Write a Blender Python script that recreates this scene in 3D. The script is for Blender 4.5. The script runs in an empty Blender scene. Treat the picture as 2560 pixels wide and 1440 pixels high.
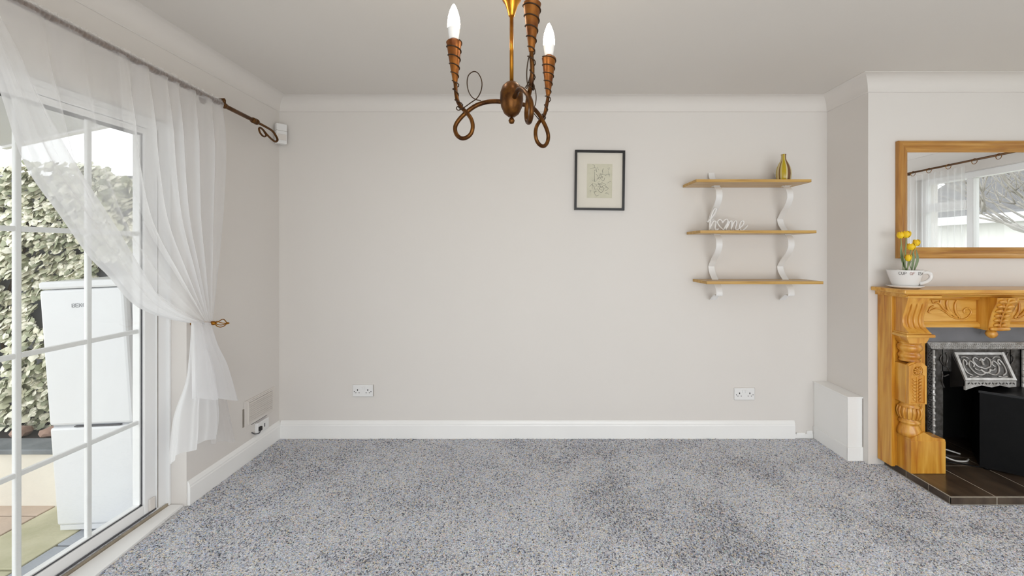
import bpy, bmesh, math, random
import numpy as np
from mathutils import Vector, Matrix
random.seed(7); RNG = np.random.default_rng(7)
PI = math.pi
C = bpy.context.scene
COL = C.collection

# ------------------------------------------------------------------ camera, world, light, exposure
CAM_Z, FPX, VX, VY = 1.337, 1050.0, 1335.0, 627.0
cam_d = bpy.data.cameras.new('camera'); cam = bpy.data.objects.new('camera', cam_d); COL.objects.link(cam)
cam.location = (0, 0, CAM_Z); cam.rotation_euler = (PI/2, 0, 0)
cam_d.sensor_width = 36.0; cam_d.lens = FPX/2560*36.0
cam_d.shift_x = -(VX-1280)/2560; cam_d.shift_y = -(720-VY)/2560
cam_d.clip_start = 0.02
C.camera = cam
W = bpy.data.worlds.new('sky'); C.world = W; W.use_nodes = True
bg = W.node_tree.nodes['Background']; bg.inputs[0].default_value = (0.935, 0.97, 1.0, 1); bg.inputs[1].default_value = 2.5
C.view_settings.view_transform = 'Standard'; C.view_settings.look = 'None'
C.view_settings.gamma = 1.0; C.view_settings.use_curve_mapping = False
C.view_settings.exposure = 0.0
C.cycles.transparent_max_bounces = 32
def area(name, loc, rot, sx, sy, power, col):
    d = bpy.data.lights.new(name, 'AREA'); d.shape = 'RECTANGLE'; d.size = sx; d.size_y = sy
    d.energy = power; d.color = col
    o = bpy.data.objects.new(name, d); COL.objects.link(o); o.location = loc; o.rotation_euler = rot
    return o
# added fill light behind the camera, standing in for unseen daylight
area('added_rear_fill', (1.1, -1.42, 0.98), (PI/2-.42, 0, 0), 4.2, 1.7, 51, (0.965, 0.985, 1.0))

# ------------------------------------------------------------------ helpers
def PXY(px, py, Y):            # a point at depth Y seen in that direction
    return ((px-VX)*Y/FPX, Y, CAM_Z-(py-VY)*Y/FPX)
def PLX(px, py, X):            # a point on a plane parallel to the left wall
    Y = FPX*X/(px-VX); return (X, Y, CAM_Z-(py-VY)*Y/FPX)

class MB:
    def __init__(s): s.V = []; s.F = []; s.S = []
    def add(s, vs, fs, smooth=False):
        o = len(s.V); s.V += [tuple(v) for v in vs]; s.F += [tuple(i+o for i in f) for f in fs]; s.S += [smooth]*len(fs); return s
    def from_bm(s, bm, smooth=False):
        bm.verts.index_update()
        s.add([v.co[:] for v in bm.verts], [[v.index for v in f.verts] for f in bm.faces], smooth); bm.free(); return s
    def box(s, x0, x1, y0, y1, z0, z1, bev=0.0, M=None):
        bm = bmesh.new(); bmesh.ops.create_cube(bm, size=1)
        for v in bm.verts: v.co = ((x0+x1)/2+v.co.x*(x1-x0), (y0+y1)/2+v.co.y*(y1-y0), (z0+z1)/2+v.co.z*(z1-z0))
        if bev > 0: bmesh.ops.bevel(bm, geom=bm.edges[:], offset=bev, segments=2, affect='EDGES', profile=0.5)
        if M is not None: bm.transform(M)
        return s.from_bm(bm)
    def tube(s, pts, r, n=10, caps=True, closed=False, flat=1.0, up=None):
        P = [Vector(p) for p in pts]; m = len(P)
        R = r if hasattr(r, '__len__') else [r]*m
        T = []
        for i in range(m):
            a = P[i-1] if (i > 0 or closed) else P[i]; b = P[(i+1) % m] if (i < m-1 or closed) else P[i]
            t = (b-a); T.append(t.normalized() if t.length > 1e-9 else Vector((0, 0, 1)))
        u = Vector(up) if up else (Vector((0, 0, 1)) if abs(T[0].z) < 0.9 else Vector((1, 0, 0)))
        vs = []; fs = []
        for i in range(m):
            n1 = (u - T[i]*u.dot(T[i]))
            if n1.length < 1e-6: n1 = T[i].orthogonal()
            n1.normalize(); n2 = T[i].cross(n1)
            if up is None: u = n1
            for k in range(n):
                a = 2*PI*k/n; vs.append(P[i]+(n1*math.cos(a)*flat+n2*math.sin(a))*R[i])
        for i in range(m if closed else m-1):
            j = (i+1) % m
            for k in range(n):
                fs.append((i*n+k, i*n+(k+1) % n, j*n+(k+1) % n, j*n+k))
        if caps and not closed:
            fs.append(tuple(range(n-1, -1, -1))); fs.append(tuple((m-1)*n+k for k in range(n)))
        return s.add(vs, fs, True)
    def lathe(s, prof, n=28, c=(0, 0, 0), a0=0, a1=2*PI, axis='z', sx=1, sy=1):
        vs = []; fs = []; m = len(prof); full = abs(a1-a0-2*PI) < 1e-6; nn = n if full else n+1
        for (r, z) in prof:
            for k in range(nn):
                a = a0+(a1-a0)*k/n; p = (r*math.cos(a)*sx, r*math.sin(a)*sy, z)
                if axis == 'x': p = (p[2], p[0], p[1])
                if axis == 'y': p = (p[0], p[2], p[1])
                vs.append((c[0]+p[0], c[1]+p[1], c[2]+p[2]))
        for i in range(m-1):
            for k in range(n if full else n):
                k2 = (k+1) % nn; fs.append((i*nn+k, i*nn+k2, (i+1)*nn+k2, (i+1)*nn+k))
        if full:
            if prof[0][0] > 1e-5: fs.append(tuple(range(nn-1, -1, -1)))
            if prof[-1][0] > 1e-5: fs.append(tuple((m-1)*nn+k for k in range(nn)))
        return s.add(vs, fs, True)
    def grid(s, A, smooth=True, flip=False):
        A = np.asarray(A); n, m = A.shape[:2]
        fs = []
        for i in range(n-1):
            for j in range(m-1):
                f = (i*m+j, i*m+j+1, (i+1)*m+j+1, (i+1)*m+j); fs.append(f[::-1] if flip else f)
        return s.add(A.reshape(-1, 3).tolist(), fs, smooth)
    def prism(s, poly, h0, h1, plane='xy', smooth=False):     # polygon extruded across the plane
        def p3(a, b, h): return {'xy': (a, b, h), 'xz': (a, h, b), 'yz': (h, a, b)}[plane]
        n = len(poly)
        vs = [p3(a, b, h0) for a, b in poly]+[p3(a, b, h1) for a, b in poly]
        fs = [tuple(range(n))[::-1], tuple(range(n, 2*n))]+[(i, (i+1) % n, n+(i+1) % n, n+i) for i in range(n)]
        return s.add(vs, fs, smooth)
    def xform(s, M): s.V = [tuple(M @ Vector(v)) for v in s.V]; return s

def spline(pts, n=8, closed=False):
    P = [np.array(p, float) for p in pts]; m = len(P); out = []
    for i in range(m if closed else m-1):
        p0 = P[i-1] if (i > 0 or closed) else 2*P[0]-P[1]
        p1 = P[i]; p2 = P[(i+1) % m]
        p3 = P[(i+2) % m] if (i+2 < m or closed) else 2*P[-1]-P[-2]
        for k in range(n):
            t = k/n
            out.append(0.5*((2*p1)+(-p0+p2)*t+(2*p0-5*p1+4*p2-p3)*t*t+(-p0+3*p1-3*p2+p3)*t**3))
    if not closed: out.append(P[-1])
    return [tuple(p) for p in out]
def resample(pts, n):
    P = np.array(pts, float); d = np.r_[0, np.cumsum(np.linalg.norm(np.diff(P, axis=0), axis=1))]
    t = np.linspace(0, d[-1], n)
    return np.stack([np.interp(t, d, P[:, k]) for k in range(P.shape[1])], 1)

def recalc(me):
    bm = bmesh.new(); bm.from_mesh(me); bmesh.ops.recalc_face_normals(bm, faces=bm.faces[:]); bm.to_mesh(me); bm.free()
def mesh_of(name, mb, mat, off=(0, 0, 0), fix=True):
    me = bpy.data.meshes.new(name)
    me.from_pydata([(v[0]-off[0], v[1]-off[1], v[2]-off[2]) for v in mb.V], [], mb.F)
    me.polygons.foreach_set('use_smooth', mb.S)
    if fix: recalc(me)
    me.materials.append(mat); me.update()
    return me
def wloc(o):
    l = Vector((0, 0, 0))
    while o is not None: l = l+Vector(o.location); o = o.parent
    return l
def part(name, mb, mat, parent=None, world=True, loc=None, fix=True, label=None):
    """one mesh object; world=True: coordinates are in the room, moved into the parent's frame"""
    base = Vector(loc) if loc is not None else Vector((0, 0, 0))
    off = (wloc(parent)+base) if (world and parent is not None) else (base if loc is not None and world else Vector((0, 0, 0)))
    o = bpy.data.objects.new(name, mesh_of(name, mb, mat, off, fix)); COL.objects.link(o)
    if parent is not None: o.parent = parent
    if loc is not None: o.location = base
    if label: o['label'] = label
    return o
def smooth_by_angle(o, ang=0.6):
    me = o.data; bm = bmesh.new(); bm.from_mesh(me)
    for f in bm.faces: f.smooth = True
    for e in bm.edges: e.smooth = (len(e.link_faces) == 2 and e.calc_face_angle(0) < ang)
    bm.to_mesh(me); bm.free(); return o
def tag(o, label, cat, group=None):
    o['label'] = label; o['category'] = cat
    if group: o['group'] = group
    return o
def thing(name, label, cat, loc=(0, 0, 0), rot=(0, 0, 0), group=None):
    o = bpy.data.objects.new(name, None); COL.objects.link(o); o.empty_display_size = 0.05
    o.location = loc; o.rotation_euler = rot
    return tag(o, label, cat, group)
def struct(name, mb, mat, label=None):
    o = part(name, mb, mat); o['kind'] = 'structure'
    if label: o['label'] = label
    return o
def struct_root(name, label=None):
    o = bpy.data.objects.new(name, None); COL.objects.link(o); o['kind'] = 'structure'
    if label: o['label'] = label
    return o
def copy_to(o, parent, loc=None, rot=None):
    c = o.copy(); COL.objects.link(c); c.parent = parent
    if loc is not None: c.location = loc
    if rot is not None: c.rotation_euler = rot
    return c
def copy_tree(o, parent=None):
    c = o.copy(); COL.objects.link(c); c.parent = parent
    for ch in list(o.children): copy_tree(ch, c)
    return c

# ------------------------------------------------------------------ materials
def lin(r, g, b): return tuple(((c/255)/12.92 if c/255 <= .04045 else ((c/255+.055)/1.055)**2.4) for c in (r, g, b))+(1,)
def newmat(name):
    m = bpy.data.materials.new(name); m.use_nodes = True; return m, m.node_tree.nodes, m.node_tree.links
def pmat(name, col, rough=0.5, var=0.0, vscale=6.0, bump=0.0, bscale=200.0, metal=0.0, coat=0.0, col2=None, spec=0.5, stretch=(1, 1, 1), coords='Object'):
    m, N, L = newmat(name); b = N['Principled BSDF']
    b.inputs['Roughness'].default_value = rough; b.inputs['Metallic'].default_value = metal
    b.inputs['Coat Weight'].default_value = coat; b.inputs['Coat Roughness'].default_value = 0.12
    b.inputs['Specular IOR Level'].default_value = spec
    tc = N.new('ShaderNodeTexCoord'); mp = N.new('ShaderNodeMapping'); mp.inputs['Scale'].default_value = stretch
    L.new(tc.outputs[coords], mp.inputs[0])
    nz = N.new('ShaderNodeTexNoise'); nz.inputs['Scale'].default_value = vscale; nz.inputs['Detail'].default_value = 5
    L.new(mp.outputs[0], nz.inputs['Vector'])
    cr = N.new('ShaderNodeValToRGB'); c2 = col2 or tuple(c*(1-var) for c in col[:3])+(1,)
    cr.color_ramp.elements[0].color = c2; cr.color_ramp.elements[1].color = col
    cr.color_ramp.elements[0].position = 0.32; cr.color_ramp.elements[1].position = 0.68
    L.new(nz.outputs[0], cr.inputs[0]); L.new(cr.outputs[0], b.inputs['Base Color'])
    if bump > 0:
        n2 = N.new('ShaderNodeTexNoise'); n2.inputs['Scale'].default_value = bscale; n2.inputs['Detail'].default_value = 3
        L.new(mp.outputs[0], n2.inputs['Vector'])
        bp = N.new('ShaderNodeBump'); bp.inputs['Strength'].default_value = bump; bp.inputs['Distance'].default_value = 0.002
        L.new(n2.outputs[0], bp.inputs['Height']); L.new(bp.outputs[0], b.inputs['Normal'])
    return m
def wood(name, light, mid, dark, axis='x', rough=0.35, coat=0.35, scale=1.0, knots=True):
    m, N, L = newmat(name); b = N['Principled BSDF']
    b.inputs['Roughness'].default_value = rough; b.inputs['Coat Weight'].default_value = coat; b.inputs['Coat Roughness'].default_value = 0.1
    tc = N.new('ShaderNodeTexCoord'); mp = N.new('ShaderNodeMapping')
    k = {'x': (1.2, 14, 14), 'y': (14, 1.2, 14), 'z': (14, 14, 1.2)}[axis]
    mp.inputs['Scale'].default_value = tuple(s*scale for s in k)
    L.new(tc.outputs['Object'], mp.inputs[0])
    nz = N.new('ShaderNodeTexNoise'); nz.inputs['Scale'].default_value = 2.2; nz.inputs['Detail'].default_value = 6; nz.inputs['Distortion'].default_value = 0.6
    L.new(mp.outputs[0], nz.inputs['Vector'])
    cr = N.new('ShaderNodeValToRGB'); e = cr.color_ramp.elements
    e[0].position = 0.30; e[0].color = dark; e[1].position = 0.72; e[1].color = light
    x = e.new(0.5); x.color = mid
    L.new(nz.outputs[0], cr.inputs[0]); out = cr.outputs[0]
    if knots:
        vo = N.new('ShaderNodeTexVoronoi'); vo.inputs['Scale'].default_value = 5.0
        mp2 = N.new('ShaderNodeMapping'); q = {'x': (.45, 1, 1), 'y': (1, .45, 1), 'z': (1, 1, .45)}[axis]; mp2.inputs['Scale'].default_value = q
        L.new(tc.outputs['Object'], mp2.inputs[0]); L.new(mp2.outputs[0], vo.inputs['Vector'])
        r2 = N.new('ShaderNodeMapRange'); r2.inputs[1].default_value = 0.05; r2.inputs[2].default_value = 0.12; r2.inputs[3].default_value = 0.75; r2.inputs[4].default_value = 0.0
        L.new(vo.outputs['Distance'], r2.inputs[0])
        mx = N.new('ShaderNodeMix'); mx.data_type = 'RGBA'; L.new(r2.outputs[0], mx.inputs[0]); L.new(out, mx.inputs[6])
        mx.inputs[7].default_value = tuple(c*0.45 for c in dark[:3])+(1,); out = mx.outputs[2]
    L.new(out, b.inputs['Base Color'])
    bp = N.new('ShaderNodeBump'); bp.inputs['Strength'].default_value = 0.12; bp.inputs['Distance'].default_value = 0.001
    L.new(nz.outputs[0], bp.inputs['Height']); L.new(bp.outputs[0], b.inputs['Normal'])
    return m
def glassmat(name, tint=(0.975, 0.98, 0.975, 1), refl=1.0):
    m, N, L = newmat(name); N.remove(N['Principled BSDF']); out = N['Material Output']
    t = N.new('ShaderNodeBsdfTransparent'); t.inputs[0].default_value = tint
    g = N.new('ShaderNodeBsdfGlossy'); g.inputs['Roughness'].default_value = 0.01
    lw = N.new('ShaderNodeLayerWeight'); lw.inputs[0].default_value = 0.5     # Schlick falloff, the same from both sides
    po = N.new('ShaderNodeMath'); po.operation = 'POWER'; po.inputs[1].default_value = 5.0; L.new(lw.outputs['Facing'], po.inputs[0])
    mu = N.new('ShaderNodeMath'); mu.operation = 'MULTIPLY_ADD'; mu.inputs[1].default_value = 0.6*refl; mu.inputs[2].default_value = 0.03*refl
    L.new(po.outputs[0], mu.inputs[0])
    x = N.new('ShaderNodeMixShader'); L.new(mu.outputs[0], x.inputs[0]); L.new(t.outputs[0], x.inputs[1]); L.new(g.outputs[0], x.inputs[2])
    L.new(x.outputs[0], out.inputs[0]); return m
def sheermat(name, fac=0.5):
    m, N, L = newmat(name); N.remove(N['Principled BSDF']); out = N['Material Output']
    t = N.new('ShaderNodeBsdfTransparent'); t.inputs[0].default_value = (1, 1, 1, 1)
    d = N.new('ShaderNodeBsdfDiffuse'); d.inputs[0].default_value = (.93, .93, .94, 1)
    r = N.new('ShaderNodeBsdfTranslucent'); r.inputs[0].default_value = (.93, .93, .94, 1)
    a = N.new('ShaderNodeMixShader'); a.inputs[0].default_value = 0.66; L.new(d.outputs[0], a.inputs[1]); L.new(r.outputs[0], a.inputs[2])
    # thin threads close up where the cloth is seen edge-on
    lw = N.new('ShaderNodeLayerWeight'); lw.inputs[0].default_value = 0.35
    nz = N.new('ShaderNodeTexNoise'); nz.inputs['Scale'].default_value = 3.0
    ma = N.new('ShaderNodeMath'); ma.operation = 'MULTIPLY_ADD'; ma.inputs[1].default_value = 0.5; ma.inputs[2].default_value = fac-0.03
    L.new(lw.outputs['Facing'], ma.inputs[0])
    mb_ = N.new('ShaderNodeMath'); mb_.operation = 'MULTIPLY_ADD'; mb_.inputs[1].default_value = 0.06; mb_.use_clamp = True
    L.new(nz.outputs[0], mb_.inputs[0]); L.new(ma.outputs[0], mb_.inputs[2])
    x = N.new('ShaderNodeMixShader'); L.new(mb_.outputs[0], x.inputs[0]); L.new(t.outputs[0], x.inputs[1]); L.new(a.outputs[0], x.inputs[2])
    L.new(x.outputs[0], out.inputs[0]); return m
def leafmat(name, island):
    m, N, L = newmat(name); b = N['Principled BSDF']; b.inputs['Roughness'].default_value = 0.55
    if island:
        g = N.new('ShaderNodeNewGeometry'); src = g.outputs['Random Per Island']
    else:
        g = N.new('ShaderNodeObjectInfo'); src = g.outputs['Random']
    cr = N.new('ShaderNodeValToRGB'); e = cr.color_ramp.elements; cr.color_ramp.interpolation = 'LINEAR'
    e[0].position = 0; e[0].color = lin(132, 136, 112); e[1].position = 1; e[1].color = lin(250, 246, 225)
    for p, c in ((.2, (166, 169, 140)), (.4, (206, 204, 176)), (.6, (228, 223, 200)), (.8, (244, 240, 224))):
        q = e.new(p); q.color = lin(*c)
    L.new(src, cr.inputs[0])
    tc = N.new('ShaderNodeTexCoord'); nz = N.new('ShaderNodeTexNoise'); nz.inputs['Scale'].default_value = 45; L.new(tc.outputs['Object'], nz.inputs['Vector'])
    mx = N.new('ShaderNodeMix'); mx.data_type = 'RGBA'
    rr = N.new('ShaderNodeMapRange'); rr.inputs[1].default_value = .48; rr.inputs[2].default_value = .6; rr.inputs[4].default_value = .55
    L.new(nz.outputs[0], rr.inputs[0]); L.new(rr.outputs[0], mx.inputs[0]); L.new(cr.outputs[0], mx.inputs[6]); mx.inputs[7].default_value = lin(142, 150, 118)
    L.new(mx.outputs[2], b.inputs['Base Color']); return m

M = {}
M['wall'] = pmat('wall_paint', lin(225, 220, 215), 0.62, 0.012, 1.2, 0.05, 160)
M['ceiling'] = pmat('ceiling_paint', lin(222, 217, 211), 0.8, 0.015, 1.0, 0.06, 220)
M['gloss_white'] = pmat('white_gloss_paint', lin(246, 245, 243), 0.28, 0.02, 4, 0.02, 40)
M['upvc'] = pmat('white_upvc', lin(243, 243, 243), 0.25, 0.02, 4)
M['plastic'] = pmat('white_plastic', lin(236, 235, 234), 0.35, 0.02, 6)
M['cream_plastic'] = pmat('cream_plastic', lin(226, 220, 214), 0.4, 0.03, 8)
M['dark'] = pmat('dark_gap', lin(40, 38, 38), 0.7, 0.3, 20)
M['gasket'] = pmat('grey_rubber', lin(92, 92, 96), 0.6, 0.2, 20)
M['line_grey'] = pmat('plain_grey_line', lin(150, 142, 132), 0.7, 0.3, 15)  # plain grey for thin lines at seams, edges and the vent opening
M['track'] = pmat('dirty_track', lin(176, 164, 146), 0.6, 0.4, 12)
M['glass'] = glassmat('clear_glass')
M['picglass'] = glassmat('picture_glass', (0.98, 0.98, 0.97, 1), 0.5)
M['sheer'] = sheermat('sheer_voile', 0.36)
M['sheer_hem'] = sheermat('sheer_voile_hem', 0.56); M['sheer_fold'] = sheermat('sheer_voile_fold', 0.50)
M['sheer2'] = sheermat('sheer_voile_tail', 0.80)
M['rod'] = pmat('antique_brass_rod', lin(104, 66, 22), 0.4, 0.4, 30, metal=0.6)
M['brass'] = pmat('antique_brass', lin(176, 122, 32), 0.32, 0.5, 22, 0.1, 120, metal=0.85, col2=lin(120, 66, 16))
M['bronze'] = pmat('dark_bronze', lin(112, 70, 22), 0.36, 0.5, 40, 0.15, 160, metal=0.75, col2=lin(62, 34, 12))
M['copper'] = pmat('antique_copper', lin(150, 92, 30), 0.42, 0.5, 30, 0.15, 140, metal=0.6, col2=lin(104, 54, 14))
M['wire'] = pmat('dark_wire', lin(66, 46, 28), 0.5, 0.3, 60, metal=0.5)
M['pine_x'] = wood('pine_grain_x', lin(232, 182, 96), lin(216, 160, 66), lin(192, 126, 38), 'x')
M['pine_z'] = wood('pine_grain_z', lin(226, 172, 76), lin(208, 148, 48), lin(180, 110, 24), 'z')
M['pine_carve'] = wood('pine_carving', lin(228, 174, 82), lin(212, 150, 56), lin(184, 114, 30), 'z', knots=False)
M['frame_x'] = wood('pine_frame_x', lin(206, 156, 84), lin(188, 136, 62), lin(158, 102, 36), 'x', 0.4, 0.2)
M['frame_z'] = wood('pine_frame_z', lin(196, 146, 74), lin(176, 122, 50), lin(146, 90, 28), 'z', 0.4, 0.2)
M['oak'] = wood('oak_board', lin(216, 186, 138), lin(204, 170, 118), lin(186, 150, 98), 'x', 0.45, 0.1, 1.4, knots=False)
M['oak_edge'] = wood('oak_edge', lin(206, 168, 96), lin(192, 150, 78), lin(176, 134, 64), 'x', 0.5, 0.1, 1.6, knots=False)
M['iron'] = pmat('cast_iron', lin(104, 102, 100), 0.38, 0.4, 40, 0.35, 240, metal=0.75, col2=lin(62, 58, 54))
M['iron_bright'] = pmat('pale_lit_iron', lin(206, 204, 202), 0.34, 0.4, 30, 0.3, 200, metal=0.4, col2=lin(160, 156, 150))  # paler than the cast iron: ceiling light put into the top frame's colour
M['iron_dark'] = pmat('black_iron', lin(46, 43, 41), 0.5, 0.4, 20, 0.3, 160, metal=0.3)
M['soot'] = pmat('sooty_brick', lin(26, 24, 23), 0.9, 0.4, 14, 0.3, 60)
M['slate'] = pmat('grey_slate', lin(118, 118, 122), 0.55, 0.18, 9, 0.1, 90)
M['tile'] = pmat('brown_tile', lin(92, 78, 64), 0.3, 0.4, 7, 0.1, 60, coat=0.25, col2=lin(58, 46, 38), stretch=(2.2, .8, 1))
M['grout'] = pmat('pale_grout', lin(178, 170, 156), 0.9, 0.25, 40)
M['black'] = pmat('black_casing', lin(14, 14, 15), 0.6, 0.2, 12, 0.08, 300, spec=0.12)
M['blacktop'] = pmat('black_gloss_top', lin(26, 26, 28), 0.35, 0.2, 12, spec=0.3)
M['whitecord'] = pmat('white_cord', lin(220, 218, 214), 0.5, 0.05, 20)
M['frameblack'] = pmat('black_frame', lin(22, 20, 20), 0.4, 0.2, 30)
M['mount'] = pmat('cream_mount', lin(236, 230, 222), 0.85, 0.02, 20)
M['print'] = pmat('cream_print', lin(222, 218, 200), 0.85, 0.08, 30)
M['ink'] = pmat('grey_ink', lin(134, 134, 124), 0.9, 0.3, 60)
M['ceramic'] = pmat('white_ceramic', lin(232, 229, 226), 0.18, 0.02, 8, coat=0.5)
M['letter_grey'] = pmat('grey_lettering', lin(120, 116, 112), 0.6, 0.1, 50)
M['letter_red'] = pmat('red_lettering', lin(178, 134, 122), 0.6, 0.1, 50)
M['soil'] = pmat('dark_soil', lin(46, 36, 32), 0.95, 0.5, 60, 0.6, 120)
M['tulip'] = pmat('yellow_petal', lin(246, 208, 26), 0.5, 0.25, 24, col2=lin(230, 178, 14))
M['stem'] = pmat('green_stem', lin(150, 166, 110), 0.5, 0.3, 20)
M['tleaf'] = pmat('tulip_leaf', lin(134, 152, 108), 0.45, 0.35, 16, stretch=(3, 3, .6))
M['sign'] = pmat('white_sign', lin(240, 238, 236), 0.5, 0.02, 20)
M['bracket'] = pmat('white_bracket', lin(238, 237, 236), 0.3, 0.02, 10)
M['mirror'] = pmat('mirror_silver', (0.93, 0.94, 0.94, 1), 0.004, 0.0, metal=1.0)
M['fridge'] = pmat('white_enamel', lin(228, 229, 231), 0.3, 0.02, 5)
M['fridge_grey'] = pmat('grey_lettering_fridge', lin(178, 180, 184), 0.5, 0.1, 30)
M['render'] = pmat('cream_render', lin(232, 226, 213), 0.9, 0.1, 4, 0.2, 60)
M['gwall'] = pmat('garden_wall', lin(150, 152, 156), 0.9, 0.3, 5, 0.4, 40)
M['slab_y'] = pmat('yellow_sandstone', lin(206, 200, 172), 0.85, 0.25, 5, 0.3, 70, col2=lin(176, 172, 140))
M['slab_p'] = pmat('pink_sandstone', lin(202, 182, 164), 0.85, 0.2, 5, 0.3, 70)
M['slab_g'] = pmat('grey_slate_slab', lin(168, 172, 178), 0.8, 0.2, 5, 0.3, 70)
M['joint'] = pmat('patio_bed', lin(130, 120, 104), 0.95, 0.3, 20)
M['coping'] = pmat('slate_coping', lin(138, 142, 144), 0.8, 0.35, 7, 0.4, 50)
M['rock'] = pmat('brown_rock', lin(168, 138, 122), 0.9, 0.35, 9, 0.5, 40)
M['stemwood'] = pmat('ivy_stem', lin(110, 92, 74), 0.9, 0.3, 20)
M['leaf_one'] = leafmat('ivy_leaf', False); M['leaf_many'] = leafmat('ivy_foliage', True)
M['canopy'] = pmat('pale_canopy', lin(226, 227, 231), 0.6, 0.05, 3)
M['gutter'] = pmat('white_fascia', lin(240, 240, 240), 0.5, 0.03, 6)
M['bark'] = pmat('grey_bark', lin(172, 166, 158), 0.9, 0.35, 12, 0.4, 40)
M['roof'] = pmat('grey_roof', lin(118, 116, 116), 0.9, 0.25, 10, 0.3, 20)
M['housewall'] = pmat('house_render', lin(235, 233, 228), 0.9, 0.05, 3)
M['bluedoor'] = pmat('blue_grey_door', lin(150, 168, 186), 0.6, 0.1, 5)
M['lawn'] = pmat('pale_ground', lin(176, 176, 160), 0.95, 0.3, 4)

def emis(name, col, s):
    m, N, L = newmat(name); b = N['Principled BSDF']; b.inputs['Base Color'].default_value = (.9, .9, .88, 1)
    b.inputs['Emission Color'].default_value = col; b.inputs['Emission Strength'].default_value = s; return m
M['bulb'] = emis('lit_bulb', (1.0, 0.86, 0.66, 1), 60.0)

# striped vase
m, N, L = newmat('striped_vase'); b = N['Principled BSDF']; b.inputs['Roughness'].default_value = 0.25
tc = N.new('ShaderNodeTexCoord'); sp = N.new('ShaderNodeSeparateXYZ'); L.new(tc.outputs['Object'], sp.inputs[0])
at = N.new('ShaderNodeMath'); at.operation = 'ARCTAN2'; L.new(sp.outputs[1], at.inputs[0]); L.new(sp.outputs[0], at.inputs[1])
mr = N.new('ShaderNodeMapRange'); mr.inputs[1].default_value = -PI; mr.inputs[2].default_value = PI; L.new(at.outputs[0], mr.inputs[0])
cr = N.new('ShaderNodeValToRGB'); cr.color_ramp.interpolation = 'CONSTANT'; e = cr.color_ramp.elements
stripes = [(0, (206, 186, 130)), (.06, (120, 88, 48)), (.09, (198, 180, 112)), (.13, (186, 160, 28)), (.215, (214, 200, 150)), (.25, (116, 82, 50)), (.33, (212, 196, 140)),
           (.39, (150, 120, 66)), (.43, (206, 184, 90)), (.5, (120, 88, 48)), (.58, (196, 172, 40)), (.72, (116, 84, 50)), (.85, (206, 186, 130))]
e[0].color = lin(*stripes[0][1]); e[1].position = .95; e[1].color = lin(186, 160, 28)
for p, c in stripes[1:]:
    q = e.new(p); q.color = lin(*c)
L.new(mr.outputs[0], cr.inputs[0]); L.new(cr.outputs[0], b.inputs['Base Color']); M['vase'] = m

# carpet: colour comes from each tuft
m, N, L = newmat('carpet_pile'); b = N['Principled BSDF']; b.inputs['Roughness'].default_value = 0.95; b.inputs['Specular IOR Level'].default_value = 0.1
a = N.new('ShaderNodeAttribute'); a.attribute_name = 'tuft'; L.new(a.outputs['Color'], b.inputs['Base Color'])
b.inputs['Sheen Weight'].default_value = 0.15; M['pile'] = m
m, N, L = newmat('carpet_backing'); b = N['Principled BSDF']; b.inputs['Roughness'].default_value = 0.95
tc = N.new('ShaderNodeTexCoord'); vo = N.new('ShaderNodeTexVoronoi'); vo.inputs['Scale'].default_value = 130; L.new(tc.outputs['Object'], vo.inputs['Vector'])
cr = N.new('ShaderNodeValToRGB'); e = cr.color_ramp.elements; e[0].color = lin(150, 149, 152); e[1].color = lin(235, 233, 233)
L.new(vo.outputs['Color'], cr.inputs[0]); L.new(cr.outputs[0], b.inputs['Base Color'])
bp = N.new('ShaderNodeBump'); bp.inputs['Strength'].default_value = .6; bp.inputs['Distance'].default_value = .006
L.new(vo.outputs['Distance'], bp.inputs['Height']); L.new(bp.outputs[0], b.inputs['Normal']); M['carpet'] = m

# ------------------------------------------------------------------ room shell
XL, XR, YB, YF, ZC = -1.82, 4.10, 3.00, -1.30, 2.42
BX0, BX1, BY = 2.0925, 3.33, 2.63
DY0, DY1, DZ = 0.15, 2.20, 2.00           # patio door opening in the left wall
struct('floor', MB().box(XL-.25, XR+.25, YF-.2, YB+.2, -.12, 0.0), M['carpet'])
struct('ceiling', MB().box(XL-.25, XR+.25, YF-.2, YB+.2, ZC, ZC+.15), M['ceiling'])
struct('wall_back', MB().box(XL-.25, XR+.25, YB, YB+.2, 0, ZC), M['wall'])
w = MB().box(XL-.25, XL, YF-.2, DY0, 0, ZC).box(XL-.25, XL, DY1, YB+.2, 0, ZC).box(XL-.25, XL, DY0, DY1, DZ, ZC)
struct('wall_left', w, M['wall'])
# right wall with its window opening
WY0, WY1, WZ0, WZ1 = 0.72, 2.86, 0.50, 2.09
w = MB().box(XR, XR+.25, YF-.2, WY0, 0, ZC).box(XR, XR+.25, WY1, YB+.2, 0, ZC).box(XR, XR+.25, WY0, WY1, WZ1, ZC).box(XR, XR+.25, WY0, WY1, 0, WZ0)
struct('wall_right', w, M['wall'])
# rear wall with a wide opening added for the fill light
w = MB().box(XL, -1.05, YF-.2, YF, 0, ZC).box(3.25, XR, YF-.2, YF, 0, ZC).box(-1.05, 3.25, YF-.2, YF, 2.06, ZC).box(-1.05, 3.25, YF-.2, YF, 0, .08)
struct('wall_front', w, M['wall'])
# chimney breast with its firebox opening
w = MB().box(BX0, 2.40, BY, YB, 0, ZC).box(3.02, BX1, BY, YB, 0, ZC).box(2.40, 3.02, BY, YB, .80, ZC)
struct('wall_chimney', w, M['wall'])

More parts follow.
